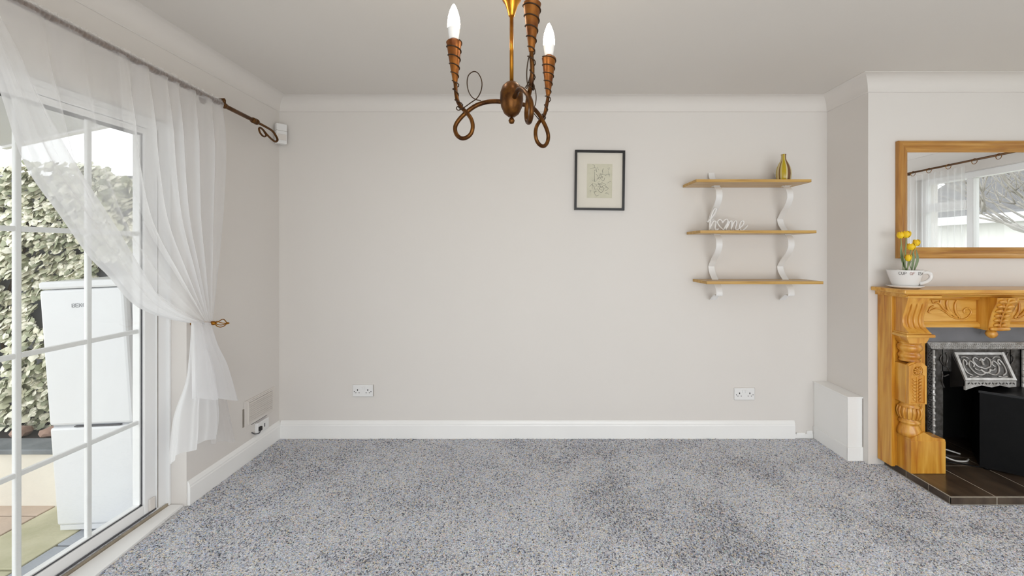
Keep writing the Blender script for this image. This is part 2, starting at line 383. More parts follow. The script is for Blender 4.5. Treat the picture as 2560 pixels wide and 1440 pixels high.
def offset_poly(poly, d, closed=True):
    n = len(poly); out = []
    for i in range(n):
        p = np.array(poly[i], float)
        def nrm(a, b):
            t = np.array(b, float)-np.array(a, float); t /= np.linalg.norm(t); return np.array((-t[1], t[0]))
        if closed or 0 < i < n-1: n1 = nrm(poly[i-1], poly[i]); n2 = nrm(poly[i], poly[(i+1) % n]); q = (n1+n2)/(1+n1.dot(n2))
        elif i == 0: q = nrm(poly[0], poly[1])
        else: q = nrm(poly[-2], poly[-1])
        out.append(p+q*d)
    return out
def sweep(poly, prof, closed=True):      # profile (distance from the wall, height) run along a plan polyline, interior on its left
    mb = MB(); rows = [[(p[0], p[1], z) for p in offset_poly(poly, d, closed)] for d, z in prof]
    n = len(poly); vs = [v for r in rows for v in r]; fs = []
    for i in range(len(prof)-1):
        for k in range(n if closed else n-1):
            k2 = (k+1) % n; fs.append((i*n+k, i*n+k2, (i+1)*n+k2, (i+1)*n+k))
    if not closed:
        fs.append(tuple(i*n for i in range(len(prof)))); fs.append(tuple(i*n+n-1 for i in range(len(prof)-1, -1, -1)))
    mb.add(vs, fs, False); return mb
room = [(XL, YF), (XR, YF), (XR, YB), (BX1, YB), (BX1, BY), (BX0, BY), (BX0, YB), (XL, YB)]
cov = [(.0985, ZC-.0005)]
for k in range(9):
    a = k/8*PI/2; cov.append((.098-.090*math.sin(a), ZC-.002-.086*(1-math.cos(a))))
cov += [(.0045, ZC-.0915), (0.0005, ZC-.0925)]
o = struct('trim_1', sweep(room, cov), M['wall'], 'white plaster coving'); smooth_by_angle(o, .35)
bprof = [(.0005, .0), (.016, .0), (.016, .092), (.0135, .098), (.0135, .106), (.011, .112), (.008, .120), (.003, .127), (.0005, .128)]
o = struct('baseboard_back', sweep([(1.857, YB), (XL+.016, YB)], bprof, False), M['gloss_white'])
o = struct('baseboard_left', sweep([(XL, YB), (XL, DY1+.004)], bprof, False), M['gloss_white'])
o = struct('baseboard_right', sweep([(XR, YF), (XR, YB)], bprof, False), M['gloss_white'])
o = struct('baseboard_front', sweep([(XL, YF), (XR-.016, YF)], bprof, False), M['gloss_white'])
# ragged filler where the baseboard stops short of the boxing
mb = MB().box(1.86, 1.99, 2.992, 2.9995, 0, .032, .002).box(1.87, 1.93, 2.988, 2.9995, .02, .042, .003).box(1.945, 1.985, 2.99, 2.9995, .03, .055, .002)
struct('trim_2', mb, M['gloss_white'], 'rough plaster strip where the baseboard ends')
# frame and pane of the added, unseen rear opening
fr = struct_root('window_added', 'wide white framed rear opening added for the fill light')
yw = YF-.16
mb = MB().box(-1.05, 3.25, yw, yw+.06, 2.00, 2.06).box(-1.05, 3.25, yw, yw+.06, .08, .14)
for x in (-1.05, 3.19): mb.box(x, x+.06, yw, yw+.06, .14, 2.00)
part('window_frame', mb, M['upvc'], fr)
part('window_sill', MB().box(-1.1, 3.3, YF-.1, YF+.06, .05, .08, .004), M['gloss_white'], fr)
part('pane', MB().box(-.99, 3.19, yw+.02, yw+.026, .14, 2.00), M['glass'], fr)

# ------------------------------------------------------------------ carpet pile (nobody could count it)
def vnoise(x, y, sc, seed):
    r = np.random.default_rng(seed); G = r.random((64, 64)); xs = x*sc+20; ys = y*sc+20
    xi = np.floor(xs).astype(int); yi = np.floor(ys).astype(int); fx = xs-xi; fy = ys-yi
    fx = fx*fx*(3-2*fx); fy = fy*fy*(3-2*fy); g = lambda a, b: G[a % 64, b % 64]
    return (g(xi, yi)*(1-fx)+g(xi+1, yi)*fx)*(1-fy)+(g(xi, yi+1)*(1-fx)+g(xi+1, yi+1)*fx)*fy
st = 0.0052
gx, gy = np.meshgrid(np.arange(-1.80, 2.62, st), np.arange(1.58, 2.985, st))
x = gx.ravel()+RNG.normal(0, st*.3, gx.size); y = gy.ravel()+RNG.normal(0, st*.3, gx.size)
keep = (x > XL+.018) & (y < YB-.017) & ~((x > 1.995) & (y > 2.675)) & ~((x > 2.185) & (y > 2.2)) & (x < 2.6)
x, y = x[keep], y[keep]; n = x.size
h = RNG.uniform(.0022, .0050, n)
f1 = vnoise(x, y, 2.3, 1)-.5; f2 = vnoise(x, y, 6.5, 2)-.5; f3 = vnoise(x, y, 15, 3)-.5
brush = f1*1.0+f2*.7+f3*.5
tx = RNG.normal(0, .0024, n)+.0012*f2; ty = RNG.normal(0, .0024, n)-.0040*brush-.0006
wd = RNG.uniform(.0040, .0066, n)
ang = RNG.uniform(0, PI, n); asp = RNG.uniform(.45, .8, n)
V = np.zeros((n, 5, 3), np.float32)
for k in range(4):
    rr0 = wd*(asp if k % 2 else 1.0)
    V[:, k, 0] = x+np.cos(ang+k*PI/2)*rr0; V[:, k, 1] = y+np.sin(ang+k*PI/2)*rr0; V[:, k, 2] = 0.0005
V[:, 4, 0] = x+tx; V[:, 4, 1] = y+ty; V[:, 4, 2] = h
base = (np.arange(n)*5)[:, None]
tri = np.stack([np.concatenate([base+k, base+(k+1) % 4, base+4], 1) for k in range(4)], 1).reshape(-1, 3)
me = bpy.data.meshes.new('carpet_pile'); me.vertices.add(n*5); me.vertices.foreach_set('co', V.ravel())
me.loops.add(tri.size); me.loops.foreach_set('vertex_index', tri.ravel().astype(np.int32))
me.polygons.add(len(tri)); me.polygons.foreach_set('loop_start', np.arange(0, tri.size, 3, dtype=np.int32))
pal = np.array([lin(*c)[:3] for c in ((238, 239, 245), (248, 248, 250), (226, 227, 236), (190, 192, 204), (132, 134, 146), (246, 232, 206), (206, 220, 248), (100, 102, 112), (240, 220, 224), (204, 226, 226))])
wear_and_light = np.clip(.66+1.25*(f1*.7+f2*.7+f3*.55)+.17*(x-.2)/2, 0, 1)  # mottled wear, plus window light put in as paler tufts towards the right
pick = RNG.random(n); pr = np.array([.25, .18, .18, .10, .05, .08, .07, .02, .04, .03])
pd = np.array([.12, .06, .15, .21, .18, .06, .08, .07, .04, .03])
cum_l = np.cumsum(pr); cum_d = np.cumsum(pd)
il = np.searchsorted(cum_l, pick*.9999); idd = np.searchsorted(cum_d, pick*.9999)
ix = np.where(RNG.random(n) < wear_and_light, il, idd)
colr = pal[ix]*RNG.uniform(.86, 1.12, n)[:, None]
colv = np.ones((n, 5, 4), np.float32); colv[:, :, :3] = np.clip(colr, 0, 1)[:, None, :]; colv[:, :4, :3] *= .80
me.update(); me.validate()
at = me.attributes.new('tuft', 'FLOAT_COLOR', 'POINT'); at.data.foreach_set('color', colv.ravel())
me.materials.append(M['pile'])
o = bpy.data.objects.new('carpet', me); COL.objects.link(o); o['kind'] = 'stuff'
tag(o, 'mottled grey flecked carpet pile covering the floor', 'carpet')

# ------------------------------------------------------------------ patio door (left)
GX = -1.95
d1 = struct_root('door_1', 'white framed sliding patio door with glazing bars')
GY0, GY1, GZ0, GZ1 = 1.10, 2.075, .078, 1.915
mb = MB().box(-2.02, -1.915, 2.135, 2.2, 0, 2.0, .003).box(-2.02, -1.915, .15, .215, 0, 2.0, .003).box(-2.02, -1.915, .215, 2.135, 1.975, 2.0, .002)
part('door_frame', mb, M['upvc'], d1)
part('head_rail', MB().box(-2.015, -1.918, .215, 2.135, 1.945, 1.975, .003), M['upvc'], d1)
def leaf(y0, y1, xo, bars):
    part('stile', MB().box(-1.985+xo, -1.925+xo, y1-.062, y1, .03, 1.945, .004), M['upvc'], d1)
    part('stile', MB().box(-1.985+xo, -1.925+xo, y0, y0+.06, .03, 1.945, .004), M['upvc'], d1)
    part('top_rail', MB().box(-1.984+xo, -1.926+xo, y0+.06, y1-.062, GZ1, 1.944, .003), M['upvc'], d1)
    part('bottom_rail', MB().box(-1.984+xo, -1.926+xo, y0+.06, y1-.062, .03, GZ0, .003), M['upvc'], d1)
    a, b = y0+.06, y1-.062
    for xx in (-1.938, -1.962):
        g = MB().box(xx+xo-.003, xx+xo+.003, b-.005, b+.003, GZ0, GZ1).box(xx+xo-.003, xx+xo+.003, a-.003, a+.005, GZ0, GZ1)
        g.box(xx+xo-.003, xx+xo+.003, a, b, GZ1-.008, GZ1+.002).box(xx+xo-.003, xx+xo+.003, a, b, GZ0-.002, GZ0+.005)
        part('gasket', g, M['gasket'], d1)
    part('bead', MB().box(-1.962+xo, -1.938+xo, b-.012, b-.004, GZ0, GZ1).box(-1.962+xo, -1.938+xo, a, b, GZ0, GZ0+.010), M['upvc'], d1)
    part('pane', MB().box(-1.9385+xo, -1.9365+xo, a, b, GZ0, GZ1), M['glass'], d1)
    for yy in bars:
        part('glazing_bar', MB().box(-1.958+xo, -1.942+xo, yy-.0105, yy+.0105, GZ0, GZ1, .004), M['upvc'], d1)
    for zz in (.493, .941, 1.420):
        part('glazing_bar', MB().box(-1.957+xo, -1.943+xo, a, b, zz-.0105, zz+.0105, .004), M['upvc'], d1)
leaf(1.04, 2.137, 0.0, (1.836, 1.583, 1.335))
leaf(.20, 1.10, -.045, (.45, .70, .93))
part('track', MB().box(-1.926, -1.900, .2, 2.2, 0, .012).box(-1.912, -1.906, .2, 2.2, .012, .022), M['track'], d1)
part('seal', MB().box(-1.9245, -1.919, .2, 2.135, .024, .031), M['gasket'], d1)
part('corner_cap', MB().box(-1.925, -1.915, 2.095, 2.125, .035, .095, .003), M['cream_plastic'], d1)
# white threshold board, its room edge slightly skewed
part('threshold', MB().prism([(-1.905, .16), (-1.905, 2.195), (-1.835, 2.195), (-1.772, 1.5), (-1.760, .16)], -.02, .0115, 'xy'), M['gloss_white'], d1)
part('reveal_trim', MB().box(-1.925, -1.9, 2.188, 2.1995, .0115, 1.99, .002), M['upvc'], d1)
part('joint_line', MB().box(-1.916, -1.9135, 2.136, 2.139, .03, 1.95), M['line_grey'], d1)

# ------------------------------------------------------------------ curtain pole and sheer curtain
RX = -1.70
p0 = PLX(560, 260, RX); RZ = 2.16
pole = thing('curtain_pole', 'antique brass curtain pole above the patio door with a scrolled end', 'curtain pole', (RX, 2.3, 2.15))
yE = PLX(640, 304, RX); ye, ze = yE[1], yE[2]
def rodz(y): return 2.163+(ze-2.163)*max(0, (y-1.2))/(ye-1.2)
part('pole', MB().tube([(RX, y, rodz(y)) for y in np.linspace(.05, ye, 12)], .0115, 14), M['rod'], pole)
part('collar', MB().lathe([(.010, -.028), (.0165, -.022), (.0165, -.006), (.0125, -.002), (.0185, .006), (.0165, .022), (.008, .028)], 18, (RX, ye-.01, ze), axis='y'), M['rod'], pole)
scr = [(640, 304), (653, 311), (666, 318), (681, 327.5), (690, 340), (693.6, 350), (688, 354), (678, 347), (666, 335), (657, 324), (650.5, 319.5), (647.5, 323), (651, 333), (658, 340.5), (663.5, 341), (665, 336.5), (661, 331.5)]
sp = spline([PLX(a, b_, RX+.004*math.sin(i*.7)) for i, (a, b_) in enumerate(scr)], 6)
part('finial', MB().tube(sp, [.0078-.0030*i/len(sp) for i in range(len(sp))], 10), M['rod'], pole)
for yy in (2.305, .25):
    b_ = MB().tube([(RX, yy, rodz(yy)+.008), (RX, yy, rodz(yy)+.03), (RX-.004, yy, rodz(yy)+.036)], .008, 10)
    b_.tube([(RX, yy, rodz(yy)+.034), (XL+.004, yy, rodz(yy)+.034)], .0065, 10)
    b_.lathe([(.0, 0.0), (.024, 0.0), (.022, .006), (.01, .01), (.0, .01)], 18, (XL, yy, rodz(yy)+.034), axis='x')
    b_.lathe([(.0135, -.011), (.0155, -.008), (.0155, .008), (.0135, .011)], 16, (RX, yy, rodz(yy)), axis='y')
    part('bracket', b_, M['rod'], pole)

cur = thing('sheer_curtain', 'white sheer voile curtain hung on the brass pole and swept aside by the patio door', 'curtain', (RX, 2.2, 2.15))
def edge(pts, n=46, x0=-1.70, x1=-1.735):
    m_ = len(pts); Q = [PLX(a, b_, x0+(x1-x0)*i/(m_-1)) for i, (a, b_) in enumerate(pts)]
    return resample(spline(Q, 6), n)
E0 = edge([(-95, -58), (-42, 120), (0, 235), (60, 410), (150, 540), (220, 640), (270, 690), (340, 766), (430, 800), (508, 812)])
E1 = edge([(-56, -62), (0, 45), (50, 152), (100, 260), (190, 420), (280, 560), (355, 685), (400, 752), (462, 792), (510, 808)])
E2 = edge([(288, 122), (300, 260), (320, 410), (362, 560), (440, 690), (512, 802)])
E3 = edge([(552, 260), (553, 400), (547, 560), (538, 700), (534, 760), (530, 806)])
for E in (E0, E1, E2, E3): E[0, 2] = rodz(E[0, 1])-.008; E[0, 0] = RX+.008
nv = 46; vv = np.linspace(0, 1, nv)[:, None]
cols = []
def lay(Ea, Eb, n, folds, amp, swing, ph, off=0.0, last=False):
    for k in range(n+(1 if last else 0)):
        t = k/n; P = Ea*(1-t)+Eb*t
        pz = 2*PI*folds*t+ph+.9*math.sin(2*PI*t*1.6+1)+.5*math.sin(2*PI*t*3.7)
        s = math.sin(pz); c_ = math.cos(pz)
        env = (1-vv[:, 0]**2.2)*1.0*np.minimum(1, vv[:, 0]*6+.35)+.12
        jitter = .35*np.sin(vv[:, 0]*4+t*9)
        P = P.copy(); P[:, 0] += amp*env*(s+jitter*.5)+off*np.minimum(1, vv[:, 0]*8)
        P[:, 1] += swing*env*c_*np.minimum(1, vv[:, 0]*5)
        cols.append(P)
lay(E3, E2, 104, 6.5, .019, .018, 0.4, last=True)
part('gathered_drape', MB().grid(np.stack(cols, 0)), M['sheer_fold'], cur, fix=False)
c0 = cols[-1].copy(); cols.clear()
lay(E2, E0, 60, 3, .010, .006, 1.0, last=True); cols[0] = c0
part('drape', MB().grid(np.stack(cols, 0)), M['sheer'], cur, fix=False)
c0 = cols[-1].copy(); cols.clear()
lay(E0, E1, 22, 1, .006, .004, 0.0, off=.016, last=True); cols[0] = c0
part('turned_edge', MB().grid(np.stack(cols, 0)), M['sheer_hem'], cur, fix=False)
# rod pocket gathered on the pole
ys = np.linspace(1.20, 2.285, 420); ring = []
for y_ in ys:
    wob = .0013*math.sin(y_*410)+.0009*math.sin(y_*233+1)+.0008*math.sin(y_*71)
    ring.append([(RX+(.0150+wob)*math.cos(a), y_, rodz(y_)+(.0150+wob)*math.sin(a)) for a in np.linspace(0, 2*PI, 15)])
part('rod_pocket', MB().grid(np.array(ring)), M['sheer'], cur, fix=False)
ruff = []
for k, y_ in enumerate(np.linspace(1.20, 2.285, 420)):
    wob = .004*math.sin(y_*190)+.002*math.sin(y_*321)
    ruff.append([(RX+wob*t, y_, rodz(y_)+.0145+.012*t+.0015*math.sin(y_*83)*t) for t in (0, .5, 1)])
part('heading', MB().grid(np.array(ruff)), M['sheer'], cur, fix=False)
# tail below the tie: a long sheet behind, a short turned flap in front
def sheet(Lp, Rp, x0, xl, n, folds, amp, off, nrow=34):
    L_ = resample(spline([PLX(a, b_, x0+(xl-x0)*i/(len(Lp)-1)) for i, (a, b_) in enumerate(Lp)], 6), nrow)
    R_ = resample(spline([PLX(a, b_, x0+(xl-x0)*i/(len(Rp)-1)) for i, (a, b_) in enumerate(Rp)], 6), nrow)
    out = []; v_ = np.linspace(0, 1, nrow)
    for k in range(n+1):
        t = k/n; P = L_*(1-t)+R_*t
        s = math.sin(2*PI*folds*t+off); s2 = math.sin(2*PI*folds*2.3*t+off*2)
        P = P.copy(); P[:, 0] += amp*(s+.4*s2)*(.45+.55*v_)
        P[:, 1] += amp*.5*np.cos(2*PI*folds*t+off)*(1-.4*v_)
        P[:, 2] += -.012*np.abs(math.sin(PI*folds*t+off))*v_
        out.append(P)
    return np.stack(out, 0)
mb = MB().grid(sheet([(474, 806), (464, 905), (454, 962), (424, 1046), (412, 1158)], [(526, 806), (532, 880), (545, 960), (552, 1030), (548, 1082)], -1.735, -1.70, 70, 2.6, .016, .6))
part('tail', mb, M['sheer2'], cur, fix=False)
mb = MB().grid(sheet([(478, 806), (478, 900), (478, 992)], [(529, 806), (548, 862), (573, 912), (598, 997)], -1.715, -1.665, 60, 2.2, .014, 2.2))
part('flap', mb, M['sheer2'], cur, fix=False)
mb = MB().grid(sheet([(500, 815), (508, 950), (522, 1105)], [(526, 815), (560, 950), (592, 1100)], -1.765, -1.765, 40, 1.5, .008, 1.0))
part('tail', mb, M['sheer'], cur, fix=False)

hb = thing('curtain_holdback', 'small brass curtain holdback with a wire cage finial on the left wall', 'holdback', (XL, 2.24, .955))
HY, HZ = 2.235, .952
part('stem', MB().lathe([(.0, 0), (.014, 0), (.013, .006), (.008, .010), (.0065, .03), (.0065, .10), (.011, .104), (.011, .118), (.0075, .122), (.004, .128), (.0, .128)], 18, (XL, HY, HZ), axis='x'), M['brass'], hb)
# the hook that carries the cloth
part('hook', MB().tube(spline([(XL+.06, HY, HZ), (XL+.065, HY-.045, HZ-.012), (XL+.075, HY-.07, HZ+.004), (XL+.10, HY-.07, HZ+.016)], 6), .004, 8), M['brass'], hb)
for k in range(4):
    a = k*PI/2+.5; pts = []
    for t in np.linspace(0, 1, 14):
        r_ = .022*math.sin(PI*t)**.8; aa = a+t*1.1
        pts.append((XL+.124+.062*t, HY+r_*math.cos(aa), HZ+r_*math.sin(aa)))
    part('cage_wire', MB().tube(pts, .0024, 7), M['brass'], hb)
part('tip', MB().lathe([(.0, -.006), (.006, -.003), (.005, .004), (.0, .012)], 10, (XL+.19, HY, HZ), axis='x'), M['brass'], hb)

# ------------------------------------------------------------------ left wall fittings
sens = thing('alarm_sensor', 'white motion sensor box in the corner by the curtain pole end', 'sensor', (-1.775, 2.945, 2.155), (0, 0, PI/4*1.05))
part('housing', MB().box(-.034, .034, -.024, .024, -.07, .07, .006), M['plastic'], sens, False)
part('lens', MB().box(-.026, .026, -.029, -.023, -.045, -.005, .002), M['cream_plastic'], sens, False)
part('lid_seam', MB().box(-.0345, .0345, -.0245, .02, .018, .0195), M['line_grey'], sens, False)
vent = thing('air_vent', 'cream louvred air vent low on the left wall above the skirting', 'vent', (XL, 2.78, .30))
part('plate', MB().box(XL, XL+.006, 2.635, 2.94, .222, .388, .002), M['cream_plastic'], vent)
part('rim', MB().box(XL+.006, XL+.012, 2.66, 2.668, .24, .372).box(XL+.006, XL+.012, 2.905, 2.913, .24, .372).box(XL+.006, XL+.012, 2.66, 2.913, .372, .38).box(XL+.006, XL+.012, 2.66, 2.913, .234, .241), M['cream_plastic'], vent)
part('opening', MB().box(XL+.0055, XL+.0068, 2.668, 2.905, .241, .372), M['line_grey'], vent)
for k in range(10):
    z = .247+k*.0128
    mb = MB().box(-.0055, .0055, 2.668, 2.905, -.0018, .0018); mb.xform(Matrix.Translation((XL+.0105, 0, z)) @ Matrix.Rotation(.75, 4, 'Y'))
    part('slat', mb, M['cream_plastic'], vent)
part('edge_gap', MB().box(XL, XL+.003, 2.622, 2.634, .232, .345), M['line_grey'], vent)
part('edge_gap', MB().box(XL, XL+.003, 2.70, 2.86, .2175, .2225), M['gasket'], vent)
sock = thing('telephone_socket', 'small white telephone socket below the air vent, plugged with a dark connector', 'socket', (XL, 2.78, .17))
part('faceplate', MB().box(XL, XL+.022, 2.735, 2.85, .137, .212, .004), M['plastic'], sock)
part('plug', MB().box(XL+.018, XL+.034, 2.742, 2.766, .158, .186, .004), M['dark'], sock)
part('port', MB().box(XL+.0215, XL+.0226, 2.80, 2.809, .163, .186), M['gasket'], sock)
part('lead', MB().tube(spline([(XL+.03, 2.752, .166), (XL+.03, 2.735, .150), (XL+.012, 2.722, .150), (XL+.006, 2.70, .168)], 5), .0035, 8), M['gasket'], sock)

# ------------------------------------------------------------------ double sockets on the back wall
def socket(cx, cz, label):
    s = thing('double_socket', label, 'socket', (cx, YB, cz), group='double sockets on the back wall')
    part('faceplate', MB().box(-.073, .073, -.010, 0, -.043, .043, .004), M['plastic'], s, False)
    for sx in (-.0365, .0365):
        h_ = MB().box(sx-.0030, sx+.0030, -.0108, -.0098, .000, .011).box(sx-.0145, sx-.0085, -.0108, -.0098, -.0165, -.0115).box(sx+.0085, sx+.0145, -.0108, -.0098, -.0165, -.0115)
        part('pin_holes', h_, M['dark'], s, False)
        x2 = .0105*(1 if sx > 0 else -1)
        part('switch', MB().box(x2-.0075, x2+.0075, -.0135, -.0095, .008, .030, .0015), M['plastic'], s, False)
        mb = MB().lathe([(.0, -.0112), (.0032, -.0112), (.0032, -.009)], 10, (sx*1.62, 0, -.0055), axis='y')
        part('screw', mb, M['gasket'], s, False)
    part('edge_line', MB().box(.0732, .0742, -.006, 0, -.04, .042).box(-.07, .07, -.006, 0, -.0445, -.0432), M['line_grey'], s, False)
socket(*[PXY(908, 976, YB)[i] for i in (0, 2)], 'white double socket on the back wall, the one nearer the air vent')
socket(*[PXY(1860, 984, YB)[i] for i in (0, 2)], 'white double socket on the back wall below the oak shelves')

# ------------------------------------------------------------------ framed print
fx, _, fz = PXY(1499, 451, YB-.012)
pic = thing('framed_print', 'black framed line etching with a wide cream mount on the back wall', 'picture', (fx, YB-.004, fz), (0, math.radians(.75), 0))
w2, h2 = .1775, .2125; t_ = .0155
mb = MB()
for a, b_ in (((-w2, -h2), (w2, -h2)), ((w2, -h2), (w2, h2)), ((w2, h2), (-w2, h2)), ((-w2, h2), (-w2, -h2))):
    ia = (a[0]*(w2-t_)/w2, a[1]*(h2-t_)/h2); ib = (b_[0]*(w2-t_)/w2, b_[1]*(h2-t_)/h2)
    fm = MB().prism([a, b_, ib, ia], -.020, .002, 'xz'); part('frame_side', fm, M['frameblack'], pic, False)
part('mount', MB().box(-w2+.01, w2-.01, -.006, 0.0, -h2+.01, h2-.01), M['mount'], pic, False)
part('print', MB().box(-.090, .090, -.0068, -.006, -.125, .118), M['print'], pic, False)
mb = MB(); rr = random.Random(3)
def stroke(pts, r=.0008): mb.tube([(p[0], -.0072, p[1]) for p in spline(pts, 5)], r, 5, flat=1)
stroke([(.00, -.055), (.022, -.045), (.03, -.065), (.015, -.085), (-.005, -.075), (.0, -.055)], .0011)
stroke([(.012, -.05), (.03, -.036), (.05, -.045), (.055, -.065), (.04, -.07)], .001)
stroke([(-.035, .06), (-.036, .02), (-.033, -.01)], .0011); stroke([(-.05, -.02), (-.052, -.06)], .001)
stroke([(.025, .085), (.02, .07), (.022, .055)], .0014); stroke([(-.02, .01), (0, .022), (.012, .005), (.03, .0), (.036, .018)], .001)
stroke([(-.07, -.045), (-.055, -.03), (-.04, -.045), (-.03, -.07)], .001); stroke([(-.07, .08), (-.03, .09), (-.02, .06)], .0007)
stroke([(.04, .035), (.06, .045), (.072, .03)], .001); stroke([(-.01, -.02), (.01, -.028), (.03, -.022), (.045, -.03)], .0009)
for k in range(26):
    x_, z_ = rr.uniform(-.07, .075), rr.uniform(-.10, .09); q = [(x_, z_)]
    for j in range(3): q.append((q[-1][0]+rr.uniform(-.02, .02), q[-1][1]+rr.uniform(-.018, .018)))
    stroke([(max(-.085, min(.085, a)), max(-.118, min(.112, c))) for a, c in q], rr.uniform(.0004, .0009))
part('drawing', mb, M['ink'], pic, False)
part('glass', MB().box(-w2+.012, w2-.012, -.0105, -.009, -h2+.012, h2-.012), M['picglass'], pic, False)

# ------------------------------------------------------------------ shelves on wavy brackets
SH = [(1.063, 1.817, 1.787, 'top'), (1.090, 1.850, 1.452, 'middle'), (1.133, 1.895, 1.118, 'lowest')]
lab = {'top': 'topmost oak shelf board, carrying the striped vase', 'middle': 'middle oak shelf board, carrying the white word sign', 'lowest': 'lowest oak shelf board, empty, on wavy white brackets'}
YS = 2.752
for (x0, x1, z0, nm) in SH:
    s = thing('wall_shelf', lab[nm], 'shelf', ((x0+x1)/2, 2.87, z0), group='oak shelves on wavy brackets')
    part('board', MB().box(x0, x1, YS+.0015, 2.994, z0+.0005, z0+.0185), M['oak'], s)
    e_ = MB().box(x0-.0005, x1+.0005, YS, YS+.002, z0, z0+.019).box(x0-.001, x0+.0005, YS, 2.994, z0, z0+.019).box(x1-.0005, x1+.001, YS, 2.994, z0, z0+.019)
    part('edging', e_, M['oak_edge'], s)
def bracket(xc, label, dxs):
    b_ = thing('wavy_bracket', label, 'bracket', (xc, 2.99, 1.0), group='wavy white shelf brackets')
    # ribbon of bent steel: out to the board underside, back to the wall above the next one
    P = []
    for i, (x0, x1, zb, nm) in enumerate(SH):
        zt = zb+.019
        P += [(zt+.085, 2.990), (zt+.045, 2.972), (zt, 2.925), (zb, 2.905), (zb-.035, 2.868), (zb-.085, 2.862), (zb-.135, 2.895), (zb-.18, 2.948), (zb-.215, 2.980)]
    P[-3:] = [(SH[2][2]-.085, 2.90), (SH[2][2]-.125, 2.962)]
    P[-4] = (SH[2][2]-.04, 2.868)
    sp = np.array(spline([(a, c) for a, c in P], 5)); z, yv = sp[:, 0], np.minimum(sp[:, 1], 2.9965)
    xoff = np.interp(-z, [-1.9, -1.6, -1.29, -.98], dxs)
    wdt = .0215; th = .004
    dy = np.gradient(yv); dz = np.gradient(z); ln = np.hypot(dy, dz); ny, nz = -dz/ln*th/2, dy/ln*th/2
    rows = []
    for i in range(len(z)):
        xx = xc+xoff[i]
        rows.append([(xx-wdt, yv[i]+ny[i], z[i]+nz[i]), (xx+wdt, yv[i]+ny[i], z[i]+nz[i]), (xx+wdt, yv[i]-ny[i], z[i]-nz[i]), (xx-wdt, yv[i]-ny[i], z[i]-nz[i]), (xx-wdt, yv[i]+ny[i], z[i]+nz[i])])
    o = part('ribbon', MB().grid(np.array(rows), smooth=False), M['bracket'], b_); smooth_by_angle(o, .5)
    for (x0, x1, zb, nm) in SH:
        part('fixing_plate', MB().box(xc+.0-wdt, xc+wdt, 2.895, 2.945, zb-.0022, zb-.0002), M['bracket'], b_)
bracket(1.262, 'left hand wavy white metal bracket, behind the word sign, holding up all three oak shelves', (0.0, 0, 0, 0))
bracket(1.752, 'right hand wavy white metal bracket, below the vase, holding up all three oak shelves', (-.02, 0, 0, 0))

# vase on the top shelf
vx = PXY(1959, 440, 2.86)[0]
prof = [(.0, 0), (.036, 0), (.041, .004), (.045, .025), (.0475, .05), (.046, .075), (.040, .10), (.030, .124), (.020, .142), (.0155, .158), (.0148, .175), (.0165, .187), (.0140, .187), (.0125, .175), (.0125, .15)]
o = part('vase', MB().lathe([(r, z) for r, z in prof], 36), M['vase'], None, False, (vx, 2.86, SH[0][2]+.0192))
tag(o, 'slim striped yellow and brown bottle vase on the topmost oak shelf', 'vase')

# white word sign on the middle shelf
sgn = thing('word_sign', 'white cut-out script word sign standing on the middle oak shelf', 'sign', (1.30, 2.845, SH[1][2]+.0192))
SZ = SH[1][2]+.0192
def letter(name, strokes, r=.0052):
    mb = MB()
    for q in strokes: mb.tube([(a, 2.845, c) for a, c in spline(q, 6)], r, 8, up=(0, 1, 0), flat=1.9)
    part(name, mb, M['sign'], sgn)
def sx(px): return (px-VX)*2.845/FPX
def sz(py): return CAM_Z-(py-VY)*2.845/FPX
def lt(q): return [(sx(a), max(SZ+.0055, sz(b_))) for a, b_ in q]
letter('letter_h', [lt([(1768, 556), (1782, 540), (1790, 525), (1787, 521), (1781, 530), (1775, 552), (1774, 577)]), lt([(1775, 568), (1783, 554), (1789, 555), (1787, 570), (1791, 577), (1796, 572)])])
letter('heart', [lt([(1808, 577), (1797, 564), (1793, 555), (1798, 549), (1804, 552), (1806, 557), (1810, 551), (1816, 548), (1819, 554), (1814, 565), (1808, 577)])], .0046)
letter('letter_m', [lt([(1814, 577), (1819, 558), (1820, 553)]), lt([(1817, 570), (1824, 554), (1829, 555), (1827, 577)]), lt([(1828, 570), (1835, 554), (1841, 555), (1838, 572), (1842, 577)])])
letter('letter_e', [lt([(1842, 577), (1850, 569), (1858, 560), (1858, 553), (1852, 554), (1848, 566), (1851, 576), (1858, 576), (1868, 564)])])

# ------------------------------------------------------------------ pipe boxing in the corner by the chimney breast
bxg = thing('pipe_boxing', 'low white boxed-in casing in the corner beside the chimney breast', 'boxing', (2.05, 2.85, 0))
part('casing', MB().box(1.998, 2.0925, 2.682, 2.999, .002, .398, .002), M['gloss_white'], bxg)
part('casing_front', MB().box(1.998, 2.0920, 2.674, 2.6815, .002, .398, .001), M['gloss_white'], bxg)
part('lid', MB().box(1.992, 2.092, 2.668, 2.999, .398, .408, .002), M['gloss_white'], bxg)
part('skirting', MB().box(1.992, 1.999, 2.668, 2.999, .001, .088, .002).box(1.992, 2.092, 2.667, 2.6742, .001, .088, .002), M['gloss_white'], bxg)
part('crack_line', MB().box(2.0905, 2.0923, 2.670, 2.6745, .09, .397), M['line_grey'], bxg)

